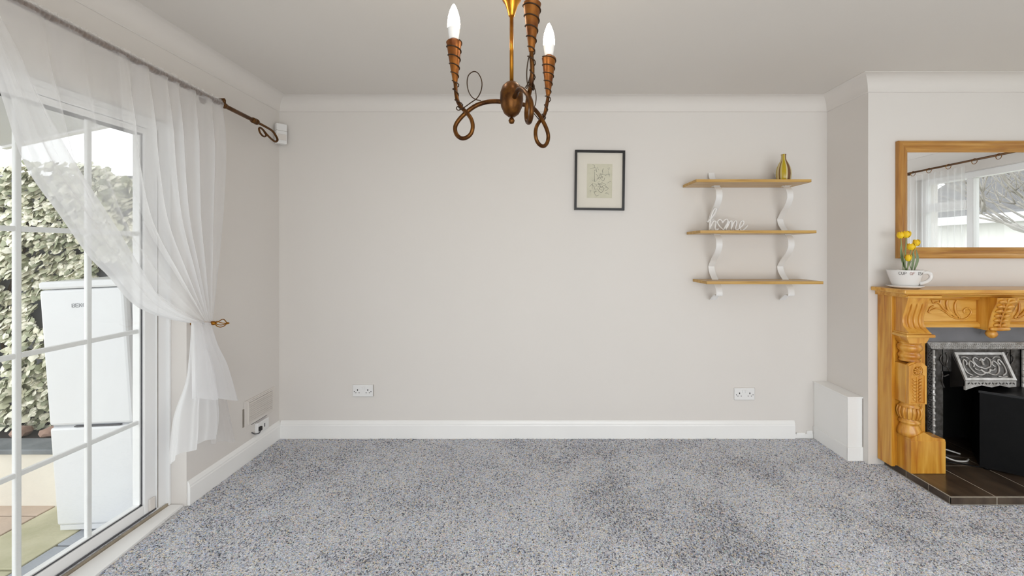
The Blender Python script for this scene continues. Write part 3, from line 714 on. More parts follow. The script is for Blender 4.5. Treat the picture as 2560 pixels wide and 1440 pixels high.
# ------------------------------------------------------------------ hearth
CX = 2.71
hz = .040; hx0, hx1, hy0, hy1 = 2.192, 3.228, 2.208, 2.63
he = thing('tiled_hearth', 'raised hearth of brown quarry tiles with pale grout in front of the fireplace', 'hearth', (CX, 2.4, 0))
part('grout_bed', MB().box(hx0+.002, hx1-.002, hy0+.002, hy1-.001, .0005, hz-.0001).box(2.40, 3.02, hy1-.001, 2.93, .0005, hz-.004), M['grout'], he)
xs = [hx0, 2.436, 2.695, 2.954, hx1]; g_ = .006
def tile(x0, x1, y0, y1, z0, z1): part('tile', MB().box(x0, x1, y0, y1, z0, z1, .0016), M['tile'], he)
for i in range(4):
    a = xs[i]+(.009 if i == 0 else g_/2); b_ = xs[i+1]-(.009 if i == 3 else g_/2)
    tile(a, b_, hy0+.010, 2.530, hz-.012, hz+.001); tile(a, b_, 2.535, 2.629, hz-.012, hz+.001)
    tile(xs[i]+(.002 if i == 0 else g_/2), xs[i+1]-g_/2, hy0, hy0+.0085, .003, hz-.0015)
for x0 in (hx0, hx1-.0085):
    for a, b_ in ((hy0+.01, 2.335), (2.339, 2.474), (2.478, 2.628)): tile(x0, x0+.0085, a, b_, .003, hz-.0015)
for i in range(3): tile(2.405+i*.206, 2.605+i*.206, 2.634, 2.92, hz-.012, hz+.001)

# ------------------------------------------------------------------ fireplace surround (pine)
fs = thing('fireplace_surround', 'carved honey pine fireplace surround with turned columns and mantel shelf', 'fireplace', (CX, 2.5, 0))
MZ = 1.115
part('mantel_shelf', MB().box(2.105, 2*CX-2.105, 2.384, 2.628, MZ-.024, MZ, .006), M['pine_x'], fs)
part('mantel_moulding', MB().prism([(2.628, MZ-.024), (2.405, MZ-.024), (2.405, MZ-.030), (2.425, MZ-.038), (2.44, MZ-.048), (2.628, MZ-.048)], 2.135, 2*CX-2.135, 'yz'), M['pine_x'], fs)
def mir(mb, side):
    if side < 0: return mb
    n = MB(); n.V = [(2*CX-v[0], v[1], v[2]) for v in mb.V]; n.F = [f[::-1] for f in mb.F]; n.S = mb.S; return n
jx = 2.149
zz0 = hz+.001
part('frieze_board', MB().box(2.29, 2*CX-2.29, 2.515, 2.628, .882, MZ-.048), M['pine_x'], fs)
part('frieze_moulding', MB().prism([(2.516, .882), (2.494, .882), (2.494, .900), (2.506, .914), (2.516, .916)], 2.29, 2*CX-2.29, 'yz'), M['pine_x'], fs)
part('frieze_moulding', MB().prism([(2.516, MZ-.048), (2.49, MZ-.048), (2.494, MZ-.062), (2.508, MZ-.072), (2.516, MZ-.074)], 2.29, 2*CX-2.29, 'yz'), M['pine_x'], fs)
for sd in (-1, 1):
    part('side_panel', mir(MB().box(jx, jx+.022, 2.524, 2.628, zz0, MZ-.048, .002), sd), M['pine_z'], fs)
    part('jamb_board', mir(MB().box(jx+.022, 2.362, 2.535, 2.628, zz0, MZ-.048, .002), sd), M['pine_z'], fs)
    # plinth block
    part('plinth', mir(MB().box(2.190, 2.392, 2.438, 2.536, zz0, .232, .004), sd), M['pine_z'], fs)
    part('plinth_cap', mir(MB().prism([(2.190, .232), (2.392, .232), (2.388, .242), (2.318, .252), (2.268, .282), (2.205, .252), (2.194, .242)], 2.442, 2.535, 'xz'), sd), M['pine_z'], fs)
    # turned column with a square carved block
    cx, cy = 2.236, 2.502
    prof = [(.0, .245), (.060, .245), (.060, .262), (.057, .280), (.046, .304), (.044, .312), (.054, .318), (.054, .330), (.045, .336), (.048, .350), (.056, .370), (.058, .392), (.050, .418), (.044, .428), (.050, .436), (.050, .446), (.0, .446)]
    prof = [(r*.95, z) for r, z in prof]
    col = part('column', mir(MB().lathe(prof, 32, (cx, cy, 0)), sd), M['pine_carve'], fs)
    prof2 = [(.0, .684), (.052, .684), (.054, .690), (.048, .700), (.055, .706), (.058, .716), (.055, .726), (.048, .732), (.050, .742), (.060, .752), (.063, .765), (.060, .778), (.050, .786), (.056, .790), (.060, .797), (.056, .804), (.055, .812), (.0, .812)]
    prof2 = [(r*.95, z) for r, z in prof2]
    c2 = part('shaft', mir(MB().lathe(prof2, 32, (cx, cy, 0)), sd), M['pine_carve'], col)
    # leaf gadroons round the lower bulb
    mb = MB()
    for k in range(16):
        a = 2*PI*k/16; q = [(cx+(r_+.001)*math.cos(a), cy+(r_+.001)*math.sin(a), z_) for r_, z_ in ((.046, .345), (.055, .368), (.058, .390), (.051, .415))]
        mb.tube(spline(q, 3), .0058, 6)
    part('gadroon', mir(mb, sd), M['pine_carve'], col)
    bl = MB().box(2.170, 2.276, 2.452, 2.555, .445, .672, .004)
    part('block', mir(bl, sd), M['pine_z'], col)
    # face panel of the block: arched top, rosette and a pair of leaf rows in sunk grooves
    arch = [(2.172, .447), (2.276, .447), (2.276, .668)]+[(2.224+.052*math.cos(a), .668+.022*math.sin(a)) for a in np.linspace(.1, PI-.1, 9)]+[(2.172, .668)]
    part('block_face', mir(MB().prism(arch, 2.440, 2.4525, 'xz'), sd), M['pine_carve'], col)
    ro = MB().lathe([(.0295, .0), (.0295, .004), (.025, .0045), (.0245, .0008), (.0, .0008)], 28, (2.224, 2.440, .640), axis='y')
    ro.V = [(v[0], 2*2.440-v[1], v[2]) for v in ro.V]
    for k in range(8):
        a = 2*PI*k/8+.2; ro.tube([(2.224+.004*math.cos(a), 2.438, .640+.004*math.sin(a)), (2.224+.014*math.cos(a), 2.4355, .640+.014*math.sin(a)), (2.224+.0225*math.cos(a), 2.439, .640+.0225*math.sin(a))], [.002, .0058, .002], 7)
    ro.lathe([(.0, -.006), (.004, -.005), (.0055, -.001), (.0055, .001)], 12, (2.224, 2.4385, .640), axis='y')
    bo = MB().box(2.172, 2.183, 2.4335, 2.4405, .447, .612, .001).box(2.265, 2.276, 2.4335, 2.4405, .447, .612, .001).box(2.183, 2.265, 2.4335, 2.4405, .447, .455, .001)
    rim = [(2.172, .612), (2.184, .612)]+[(2.224+.0305*math.cos(a), .640+.0305*math.sin(a)) for a in np.linspace(PI*1.2, PI*.5, 8)]+[(2.224, .689), (2.172, .668)]
    bo.prism(rim, 2.4335, 2.4405, 'xz'); bo.prism([(4.448-a, c) for a, c in rim][::-1], 2.4335, 2.4405, 'xz')
    part('border', mir(bo, sd), M['pine_carve'], col)
    part('rosette', mir(ro, sd), M['pine_carve'], col)
    lf = MB()
    for sx_ in (-1, 1):
        for k in range(7):
            z_ = .585-k*.019; xa = 2.224+sx_*.0065; xb = 2.224+sx_*.029*(1-.03*k)
            lf.tube([(xa, 2.4395, z_-.007), ((xa+xb)/2, 2.4355, z_+.001), (xb, 2.4395, z_+.009)], [.0028, .0062, .002], 7)
    lf.box(2.2215, 2.2265, 2.437, 2.4402, .455, .604, .0008)
    part('leaf_row', mir(lf, sd), M['pine_carve'], col)
    # capital ledge and scrolled fluted corbel
    part('neck', mir(MB().prism([(2.162, .834), (2.298, .834), (2.286, .814), (2.276, .800), (2.180, .800), (2.172, .814)], 2.438, 2.552, 'xz'), sd), M['pine_carve'], fs)
    part('capital', mir(MB().box(2.150, 2.318, 2.420, 2.60, .834, .852, .006).box(2.156, 2.300, 2.428, 2.60, .852, .862, .003), sd), M['pine_x'], fs)
    zs = np.linspace(.862, MZ-.048, 34); zn = (zs-.862)/(zs[-1]-.862)
    ybase = 2.452-.006*np.cos(zn*PI*1.0)+.016*np.sin((zn-.05)*PI*1.9)-.022*np.clip((zn-.72)/.28, 0, 1)**1.5-.022*np.clip((.14-zn)/.14, 0, 1)
    NX = 61; xx = np.linspace(2.162, 2.287, NX); rows = []
    for j in range(len(zs)):
        row = []
        for x_ in xx:
            t = (x_-2.162)/.125; fl = max(0, math.cos((t*4)*2*PI))**.6 if True else 0
            groove = .0
            for gc in (.25, .5, .75): groove = max(groove, math.exp(-((t-gc)/.024)**2))
            rnd = -.0030*abs(math.sin(PI*t*4))**.7
            on = 1 if .10 < zn[j] < .80 else 0
            row.append((x_, ybase[j]+on*(groove*.017+rnd), zs[j]))
        rows.append(row)
    mb = MB().grid(np.array(rows))
    side = []
    for x_ in (2.162, 2.287):
        q = [[(x_, ybase[j], zs[j]), (x_, 2.53, zs[j])] for j in range(len(zs))]; mb.grid(np.array(q), smooth=False, flip=(x_ < 2.2))
    part('corbel', mir(mb, sd), M['pine_carve'], fs, fix=False)
    part('corbel_cap', mir(MB().box(2.150, 2.345, 2.412, 2.52, MZ-.050, MZ-.036, .004), sd), M['pine_x'], fs)
    # acanthus scroll on the frieze
    Yf = 2.511
    def F(a, b_): p = PXY(a, b_, Yf); return p
    sc = MB()
    def rib(q, r0, r1, flat=.75, r_mid=None):
        P = spline([F(a, b_) for a, b_ in q], 7); nP = len(P)
        R_ = [(r0+(r1-r0)*i/(nP-1))*(1+.35*math.sin(PI*i/(nP-1))) for i in range(nP)]
        sc.tube(P, R_, 8, up=(0, 1, 0), flat=flat)
    rib([(2320, 780), (2342, 771), (2362, 779), (2380, 792), (2400, 798), (2416, 796), (2426, 786), (2428, 777), (2420, 770), (2411, 774), (2411, 782), (2418, 784)], .003, .0042)
    rib([(2400, 795), (2390, 780), (2388, 762), (2394, 750), (2402, 748)], .007, .003)
    rib([(2392, 794), (2374, 778), (2367, 760), (2371, 746), (2379, 746)], .008, .0035)
    rib([(2378, 786), (2362, 774), (2352, 760), (2352, 748), (2344, 746)], .007, .0035)
    rib([(2366, 776), (2354, 764), (2344, 756), (2334, 758), (2330, 750)], .005, .003)
    rib([(2334, 764), (2326, 770), (2322, 780), (2328, 783)], .004, .002)
    part('scroll_carving', mir(sc, sd), M['pine_carve'], fs)
# centre corbel with a carved leaf, roll and drop
part('centre_block', MB().prism([(2.53, MZ-.048), (2.400, MZ-.048), (2.404, MZ-.075), (2.43, .98), (2.445, .92), (2.45, .872), (2.53, .872)], CX-.062, CX+.062, 'yz'), M['pine_z'], fs)
lf = MB()
def cy_(z): return np.interp(z, [.872, .92, .98, 1.04, 1.067], [2.452, 2.446, 2.431, 2.408, 2.402])
lf.tube(spline([(CX, cy_(z)-.006, z) for z in (1.062, 1.02, .97, .92, .888)], 4), .005, 8)
for k in range(6):
    z = 1.048-k*.028; w_ = .050-.003*k
    for s_ in (-1, 1):
        lf.tube(spline([(CX+s_*.005, cy_(z-.012)-.004, z-.012), (CX+s_*w_*.55, cy_(z)-.009, z-.001), (CX+s_*w_, cy_(z-.004)-.003, z-.006)], 4), [.004, .006, .0085, .010, .0105, .010, .009, .0075, .005][:9], 8)
part('leaf_carving', lf, M['pine_carve'], fs)
part('roll', MB().lathe([(.0, -.058), (.006, -.058), (.010, -.05), (.011, -.03), (.013, 0), (.011, .03), (.010, .05), (.006, .058), (.0, .058)], 18, (CX, 2.444, .882), axis='x'), M['pine_carve'], fs)
dr = MB().lathe([(.0, .822), (.010, .824), (.022, .834), (.028, .848), (.024, .862), (.016, .872), (.0, .872)], 22, (CX-.02, 2.470, 0))
part('drop_finial', dr, M['pine_carve'], fs)

# ------------------------------------------------------------------ cast iron insert
ins = thing('fireplace_insert', 'ornate cast iron fireplace insert with a tilted relief hood and dark firebox', 'fireplace', (CX, 2.56, 0))
mb = MB().box(2.362, 2*CX-2.362, 2.548, 2.56, .782, .884).box(2.362, 2.372, 2.548, 2.56, hz, .79).box(2*CX-2.372, 2*CX-2.362, 2.548, 2.56, hz, .79)
part('slate_panel', mb, M['slate'], ins, label='grey slate panel above the iron frame')
# splayed outer frame
OX0, OX1, OZ = 2.368, 2*CX-2.368, .786; IX0, IX1, IZ = 2.424, 2*CX-2.424, .738
def splay(poly_o, poly_i, yo, yi, name, mat):
    part(name, MB().add([(a, yo, c) for a, c in poly_o]+[(a, yi, c) for a, c in poly_i]+[(a, yi+.02, c) for a, c in poly_o]+[(a, yi+.02, c) for a, c in poly_i],
         [(0, 1, 5, 4), (1, 3, 7, 5)[:0] or (2, 3, 7, 6), (0, 2, 6, 4), (1, 3, 7, 5)] if False else [(0, 1, 3, 2), (4, 5, 7, 6), (0, 1, 5, 4), (2, 3, 7, 6), (0, 2, 6, 4), (1, 3, 7, 5)]), mat, ins)
splay([(OX0, OZ), (OX1, OZ)], [(IX0, IZ), (IX1, IZ)], 2.530, 2.556, 'top_frame', M['iron_bright'])  # paler iron than the sides, carrying the light from above
splay([(OX0, hz+.001), (OX0, OZ)], [(IX0, hz+.001), (IX0, IZ)], 2.530, 2.556, 'side_frame', M['iron'])
splay([(OX1, hz+.001), (OX1, OZ)], [(IX1, hz+.001), (IX1, IZ)], 2.530, 2.556, 'side_frame', M['iron'])
# raised pattern on the frame
mb = MB(); rr = random.Random(5)
def chip(c, dx, dy, dz, rot, axis):
    m_ = MB().box(-dx, dx, -dy, dy, -dz, dz); m_.xform(Matrix.Translation(c) @ Matrix.Rotation(rot, 4, axis)); mb.add(m_.V, m_.F)
x_ = OX0+.03; k = 0
while x_ < OX1-.03:
    for r_ in range(3):
        t = .22+.28*r_; z_ = OZ+(IZ-OZ)*t; y_ = 2.530+.026*t-.0012
        chip((x_+(.004 if r_ % 2 else 0), y_, z_), .0048, .0022, .0024, (.6 if k % 2 else -.6), 'Y')
    x_ += .0125; k += 1
part('top_relief', mb, M['iron_bright'], ins).__setitem__('kind', 'stuff')
for (o0, i0) in ((OX0, IX0), (OX1, IX1)):
    mb = MB(); z_ = hz+.02; k = 0
    while z_ < OZ-.035:
        for r_ in range(3):
            t = .24+.27*r_; xx_ = o0+(i0-o0)*t; y_ = 2.530+.026*t-.0012
            chip((xx_, y_, z_), .0056, .0024, .0019, (.5 if (k+r_) % 2 else -.5), 'Y')
        z_ += .0105; k += 1
    part('side_relief', mb, M['iron'], ins).__setitem__('kind', 'stuff')
# inner rounded frame and arch plate
for xk in (IX0+.012, IX1-.012):
    mb = MB().tube([(xk, 2.562, hz+.001), (xk, 2.562, IZ-.006)], .0085, 10)
    for k in range(16): mb.lathe([(.0, -.012), (.008, -.008), (.0105, 0), (.008, .008), (.0, .012)], 8, (xk, 2.560, .12+k*.038))
    part('beaded_edge', mb, M['iron_bright'], ins)
mb = MB().box(IX0+.02, 2.505, 2.572, 2.582, hz+.001, IZ).box(2*CX-2.505, IX1-.02, 2.572, 2.582, hz+.001, IZ).box(2.50, 2*CX-2.50, 2.572, 2.582, .60, IZ)
part('face_plate', mb, M['iron'], ins)
for s_ in (-1, 1):
    mb = MB()
    for q in ([(.165, .60), (.185, .64), (.178, .68), (.19, .715)], [(.168, .62), (.20, .635), (.225, .67), (.215, .70)], [(.172, .58), (.205, .57), (.215, .60)], [(.20, .50), (.215, .54), (.21, .58)]):
        mb.tube(spline([(CX+s_*a, 2.570, c) for a, c in q], 6), .0045, 7)
    part('plate_scrolls', mb, M['iron'], ins).__setitem__('kind', 'stuff')
# tilted hood
P0 = Vector((CX+.012, 2.576, .712)); P1 = Vector((CX-.005, 2.492, .566)); dn = (P1-P0).normalized(); nn = Vector((0, dn.z, -dn.y)); nn = nn if nn.y < 0 else -nn
nn.normalize(); rt = Vector((1, 0, 0))
def H(a, t, h): return tuple(P0+(P1-P0)*t+rt*a+nn*h)
def hbox(mb, a0, a1, t0, t1, h0, h1):
    mb.add([H(a, t, h) for h in (h0, h1) for t in (t0, t1) for a in (a0, a1)], [(0, 1, 3, 2), (4, 5, 7, 6), (0, 1, 5, 4), (2, 3, 7, 6), (0, 2, 6, 4), (1, 3, 7, 5)]); return mb
hood = part('hood', hbox(MB(), -.150, .150, 0, 1, -.008, 0), M['iron'], ins)
mb = MB(); hbox(mb, -.152, -.136, 0, 1.0, 0, .010); hbox(mb, .136, .152, 0, 1.0, 0, .010); hbox(mb, -.136, .136, 0, .085, 0, .008); hbox(mb, -.136, .136, .915, 1.0, 0, .010)
part('hood_rim', mb, M['iron_bright'], hood)
mb = MB()
def hr(q, r=.0042, flat=.8): mb.tube(spline([H(a, t, .002) for a, t in q], 6), r, 7)
for s_ in (-1, 1):
    hr([(s_*.012, .75), (s_*.045, .80), (s_*.075, .68), (s_*.088, .45), (s_*.07, .30), (s_*.055, .42), (s_*.066, .52)])
    hr([(s_*.09, .82), (s_*.118, .70), (s_*.122, .45), (s_*.108, .25), (s_*.095, .33), (s_*.102, .45)])
    hr([(s_*.02, .55), (s_*.04, .48), (s_*.052, .28), (s_*.035, .18), (s_*.018, .25)])
    hr([(s_*.06, .85), (s_*.085, .88), (s_*.112, .86)], .0035); hr([(s_*.072, .22), (s_*.09, .16), (s_*.118, .17)], .0035)
    hr([(s_*.03, .64), (s_*.052, .62), (s_*.06, .56)], .0038)
hr([(-.03, .60), (-.015, .70), (.0, .73), (.015, .70), (.03, .60)], .006); hr([(-.026, .52), (0, .58), (.026, .52)], .005)
hr([(0, .2), (0, .34), (0, .46)], .006); hr([(-.014, .30), (0, .22), (.014, .30)], .0045)
part('hood_relief', mb, M['iron_bright'], hood)
mb = MB().prism([(CX-.155, .566), (CX+.145, .566), (CX+.145, .532), (CX+.10, .528), (CX+.05, .540), (CX, .528), (CX-.06, .540), (CX-.11, .528), (CX-.155, .512)], 2.486, 2.498, 'xz')
part('valance', mb, M['iron_bright'], hood)
mb = MB()
for k in range(14):
    m_ = MB().box(-.006, .006, -.002, .002, -.0025, .0025); m_.xform(Matrix.Translation((CX-.138+k*.0205, 2.485, .552)) @ Matrix.Rotation((.7 if k % 2 else -.7), 4, 'Y')); mb.add(m_.V, m_.F)
part('valance_relief', mb, M['iron'], hood)
for s_ in (-1, 1):
    xs_ = CX-.152 if s_ < 0 else CX+.148
    part('hood_cheek', MB().prism([(2.58, .712), (2.575, .712), (2.492, .566), (2.492, .535), (2.58, .50)], xs_-.003, xs_+.003, 'yz'), M['iron_dark'], hood)
# firebox shell
mb = MB().box(2.402, 2.42, 2.584, 2.95, hz, .80).box(3.0, 3.018, 2.584, 2.95, hz, .80).box(2.402, 3.018, 2.93, 2.998, .001, .80).box(2.402, 3.018, 2.584, 2.95, .78, .799)
part('firebox', mb, M['soot'], ins)
part('fire_brick', MB().prism([(2.43, 2.60), (2.50, 2.88), (2.43, 2.92)], hz+.001, .62, 'xy'), M['soot'], ins)

# black cabinet standing skewed on the hearth
A_ = Vector((2.652, 2.50)); dA = Vector((.774, -.633)); dB = Vector((.633, .774)); Ln, Dp = .44, .27; bz0, bz1 = hz+.0012, .506
hx = thing('black_cabinet', 'plain black boxy cabinet with a glossy top standing skewed on the hearth', 'cabinet', (2.9, 2.45, bz0))
q0 = A_; q1 = A_+dA*Ln; q2 = q1+dB*Dp; q3 = A_+dB*Dp
# keep clear of the hood: trim the rear corner
part('body', MB().prism([tuple(q0), tuple(q1), tuple(q2), tuple(q3)], bz0+.012, bz1-.014, 'xy'), M['black'], hx)
def shr(k): c_ = (q0+q2)/2; return [tuple(c_+(p-c_)*k) for p in (q0, q1, q2, q3)]
part('top', MB().prism(shr(1.02), bz1-.013, bz1, 'xy'), M['blacktop'], hx)
part('top_seam', MB().prism(shr(.985), bz1-.016, bz1-.012, 'xy'), M['dark'], hx)
for p in shr(.86): part('foot', MB().lathe([(.0, bz0), (.014, bz0), (.016, bz0+.012), (.0, bz0+.012)], 12, (p[0], p[1], 0)), M['black'], hx)
o = part('power_cord', MB().tube(spline([(2.70, 2.66, .05), (2.64, 2.70, .062), (2.57, 2.69, .075), (2.55, 2.63, .062), (2.585, 2.585, .0475), (2.645, 2.575, .0465), (2.69, 2.60, .0465)], 8), .0048, 8), M['whitecord'])
tag(o, 'white electric cord looped on the hearth behind the black cabinet', 'cord')
o = part('cable', MB().tube(spline([(2.47, 2.60, .0455), (2.53, 2.575, .0455), (2.60, 2.545, .0455), (2.65, 2.515, .0455), (2.71, 2.50, .0455)], 8), .0036, 8), M['black'])
tag(o, 'thin black cable lying across the hearth tiles', 'cable')

# ------------------------------------------------------------------ mirror over the mantel
mr_ = thing('wall_mirror', 'rectangular wall mirror in a knotty pine frame above the mantel', 'mirror', (CX+.03, BY, 1.65))
mx0, mx1, mz0, mz1 = 2.262, 3.262, 1.290, 2.020
prof = [(0, 0), (0, .022), (.006, .028), (.018, .030), (.030, .027), (.034, .022), (.046, .021), (.052, .017), (.066, .010), (.070, .006), (.070, 0)]  # across, out
def rail(a, b_, da, name, mat):
    # a,b outer corners; da inward direction; mitred ends
    mb = MB(); a = Vector(a); b_ = Vector(b_); t = (b_-a).normalized(); n_ = Vector(da); rows = []
    for (u, h) in prof:
        pa = a+t*u+n_*u; pb = b_-t*u+n_*u; rows.append([(pa.x, BY-h-.001, pa.y), (pb.x, BY-h-.001, pb.y)])
    mb.grid(np.array(rows), smooth=False); part(name, mb, mat, mr_)
rail((mx0, mz1), (mx1, mz1), (0, -1), 'frame_rail', M['frame_x']); rail((mx0, mz0), (mx1, mz0), (0, 1), 'frame_rail', M['frame_x'])
rail((mx0, mz0), (mx0, mz1), (1, 0), 'frame_rail', M['frame_z']); rail((mx1, mz0), (mx1, mz1), (-1, 0), 'frame_rail', M['frame_z'])
part('mirror_glass', MB().box(mx0+.06, mx1-.06, BY-.008, BY-.003, mz0+.06, mz1-.06), M['mirror'], mr_)

# ------------------------------------------------------------------ tulip cup on the mantel
ux, uy = 2.212, 2.505
KC = .84
cup = thing('tulip_cup_planter', 'oversized white teacup planter of yellow tulips on the mantel shelf', 'planter', (ux, uy, MZ))
part('saucer', MB().lathe([(.0, MZ+.0005), (.062, MZ+.0005), (.076, MZ+.006), (.090, MZ+.016), (.088, MZ+.018), (.074, MZ+.010), (.060, MZ+.007), (.0, MZ+.007)], 40, (ux, uy, 0)), M['ceramic'], cup)
cprof = [(.0, .008), (.066, .008), (.070, .014), (.079, .034), (.090, .062), (.099, .088), (.1035, .105), (.1035, .109), (.0995, .109), (.096, .098), (.09, .086), (.0, .086)]
part('cup', MB().lathe([(r*KC, MZ+z) for r, z in cprof], 48, (ux, uy, 0)), M['ceramic'], cup)
part('handle', MB().tube(spline([(ux+.078, uy-.028, MZ+.090), (ux+.104, uy-.03, MZ+.094), (ux+.124, uy-.032, MZ+.080), (ux+.122, uy-.032, MZ+.058), (ux+.098, uy-.03, MZ+.038), (ux+.062, uy-.026, MZ+.028)], 6), .0085, 10, flat=1.3), M['ceramic'], cup)
part('soil', MB().lathe([(.0, MZ+.096), (.03, MZ+.100), (.05, MZ+.096), (.077, MZ+.0935), (.077, MZ+.088), (.0, MZ+.088)], 30, (ux-.003, uy, 0)), M['soil'], cup)
part('pebble', MB().lathe([(.0, 0), (.014, .003), (.017, .010), (.011, .018), (.0, .021)], 12, (ux-.058, uy-.02, MZ+.092)), M['ceramic'], cup)
FONT = {'C': [[(1, .85), (.7, 1), (.25, .95), (0, .6), (0, .4), (.25, .05), (.7, 0), (1, .15)]], 'U': [[(0, 1), (0, .3), (.25, .02), (.75, .02), (1, .3), (1, 1)]],
        'P': [[(0, 0), (0, 1)], [(0, 1), (.7, 1), (1, .78), (.7, .5), (0, .5)]], 'O': [[(.5, 1), (.1, .85), (0, .5), (.1, .15), (.5, 0), (.9, .15), (1, .5), (.9, .85), (.5, 1)]],
        'F': [[(0, 0), (0, 1)], [(0, 1), (1, 1)], [(0, .55), (.8, .55)]], 'T': [[(.5, 0), (.5, 1)], [(0, 1), (1, 1)]], 'E': [[(1, 0), (0, 0), (0, .5), (0, 1), (1, 1)], [(0, .52), (.8, .52)]],
        'A': [[(0, 0), (.5, 1), (1, 0)], [(.2, .36), (.8, .36)]], 'B': [[(0, 0), (0, 1), (.7, 1), (.95, .78), (.7, .53), (0, .53)], [(.7, .53), (1, .28), (.7, 0), (0, 0)]], 'K': [[(0, 0), (0, 1)], [(1, 1), (0, .45)], [(.3, .62), (1, 0)]]}
def cupletters(word, a0, step, mat):
    for i, ch in enumerate(word):
        mb = MB()
        for q in FONT[ch]:
            P = []
            for (u, v) in q:
                z_ = .082+.016*v; r_ = float(np.interp(z_, [.062, .088, .105], [.090, .099, .1035]))*KC+.0006; a = a0+step*i+u*.105
                P.append((ux+r_*math.cos(a), uy+r_*math.sin(a), MZ+z_))
            mb.tube(resample(P, 2*len(P)), .0012, 6)
        part('lettering', mb, mat, cup)
# angles run round the rim so the words read from the room side
def ang_of(x_off): return -math.acos(max(-1, min(1, x_off/.1)))
cupletters('CUP', -2.62, .155, M['letter_grey']); cupletters('OF', -2.02, .155, M['letter_red']); cupletters('TEA', -1.56, .155, M['letter_grey'])
def tulip(px, py, dy, w_, base, opened=1.0):
    hx_, hy_, hz_ = PXY(px, py, uy+dy)
    st_ = part('stem', MB().tube(spline([(ux+base[0], uy+base[1], MZ+.094), (ux+base[0]*.5+(hx_-ux)*.5, uy+base[1]*.5+dy*.5, (MZ+.1+hz_)/2), (hx_, hy_, hz_-.014)], 6), .0026, 7), M['stem'], cup)
    fl = bpy.data.objects.new('flower', None); COL.objects.link(fl); fl.parent = cup; fl.location = Vector((hx_, hy_, hz_))-wloc(cup)
    for k in range(6):
        a0 = k*PI/3+(.3 if k % 2 else .1); rk = w_*(1.0 if k % 2 else .93); rows = []
        for v in np.linspace(0, 1, 7):
            rr_ = rk*math.sin(PI*(.10+.70*v))**.6*opened; half = .66*math.sin(PI*min(1, .14+.66*v))
            rows.append([(rr_*math.cos(a0+half*s_), rr_*math.sin(a0+half*s_), -.020+.042*v-.006*abs(s_)*v) for s_ in np.linspace(-1, 1, 5)])
        part('petal', MB().grid(np.array(rows)), M['tulip'], fl, False)
tulip(2252, 588, .0, .021, (-.010, 0)); tulip(2266, 586, -.012, .023, (-.006, -.006)); tulip(2278, 617, -.01, .023, (.008, -.004)); tulip(2291, 607, .012, .019, (.014, .006)); tulip(2271, 645, -.022, .018, (.004, -.012), .9)
def tleaf(pts, w_, tw=0.0):
    P = spline(pts, 6); nP = len(P); rows = []
    for i, p in enumerate(P):
        t = i/(nP-1); ww = w_*math.sin(PI*(.10+.88*t))**.8; a = tw+.5*t
        rows.append([(p[0]+ww*s_*math.cos(a), p[1]+ww*s_*math.sin(a)+.004*abs(s_), p[2]) for s_ in (-1, -.5, 0, .5, 1)])
    part('leaf', MB().grid(np.array(rows)), M['tleaf'], cup)
def tp(px, py, dy): return PXY(px, py, uy+dy)
tleaf([tp(2266, 676, 0), tp(2258, 652, 0), tp(2254, 630, -.005), tp(2253, 612, -.01)], .010)
tleaf([tp(2268, 676, -.01), tp(2262, 655, -.012), tp(2259, 640, -.012), tp(2262, 625, -.01)], .009, .4)
tleaf([tp(2281, 676, -.005), tp(2284, 655, -.008), tp(2286, 640, -.01), tp(2284, 628, -.012)], .011)
tleaf([tp(2287, 676, .005), tp(2294, 655, .0), tp(2295, 640, 0), tp(2292, 624, 0)], .0085, -.4)
tleaf([tp(2280, 674, -.016), tp(2276, 662, -.02), tp(2279, 652, -.02)], .006, .3)

# ------------------------------------------------------------------ chandelier
ZD = 1.24; ccx = (1279-VX)/FPX*ZD
PHI = [math.radians(170), math.radians(50), math.radians(-70)]
ch = thing('chandelier', 'three-armed antique brass candle chandelier with looping wires hanging from the ceiling', 'chandelier', (ccx, ZD, 1.66))
def cz(py): return CAM_Z-(py-VY)*ZD/FPX
def L3(prof, n=28): return MB().lathe([(r, z-1.66) for r, z in prof], n)
part('body', L3([(.0, cz(293)), (.010, cz(292)), (.022, cz(284)), (.031, cz(268)), (.0345, cz(250)), (.0335, cz(232)), (.027, cz(216)), (.016, cz(207)), (.008, cz(204)), (.0, cz(204))]), M['bronze'], ch, False)
part('drop_ball', MB().lathe([(.0, -.0095), (.006, -.0078), (.0095, 0), (.006, .0078), (.003, .0095), (.003, .014)], 18, (0, 0, cz(302)-1.66)), M['bronze'], ch, False)
part('stem', MB().tube([(0, 0, cz(206)-1.66), (0, 0, 2.04-1.66)], .0058, 14), M['brass'], ch, False)
part('cup', L3([(.0075, cz(42)), (.009, cz(40)), (.012, cz(30)), (.019, cz(12)), (.028, cz(0)), (.042, 2.125), (.058, 2.165), (.056, 2.168), (.0, 2.168)]), M['brass'], ch, False)
part('hanging_rod', MB().tube([(0, 0, 2.16-1.66), (0, 0, 2.40-1.66)], .004, 10), M['brass'], ch, False)
part('ceiling_rose', MB().lathe([(.0, ZC-.03-1.66), (.02, ZC-.03-1.66), (.045, ZC-.014-1.66), (.05, ZC-.0005-1.66), (.0, ZC-.0005-1.66)], 24), M['brass'], ch, False)
c_, s_ = math.cos(PHI[0]), math.sin(PHI[0])
def armrz(px, py):
    u = (px-VX)/FPX; r = (u*ZD-ccx)/(c_-u*s_)
    d = ZD+r*s_; return r, CAM_Z-(py-VY)*d/FPX-1.66
armpx = [(1256, 254), (1236, 253), (1213, 254), (1188, 263), (1165, 280), (1147, 299), (1138, 317), (1141, 335), (1153, 346), (1167, 345), (1179, 335), (1183.5, 318), (1180, 300), (1169, 284), (1155, 270), (1146, 255), (1141.5, 236), (1139, 216), (1138, 204)]
ap = []
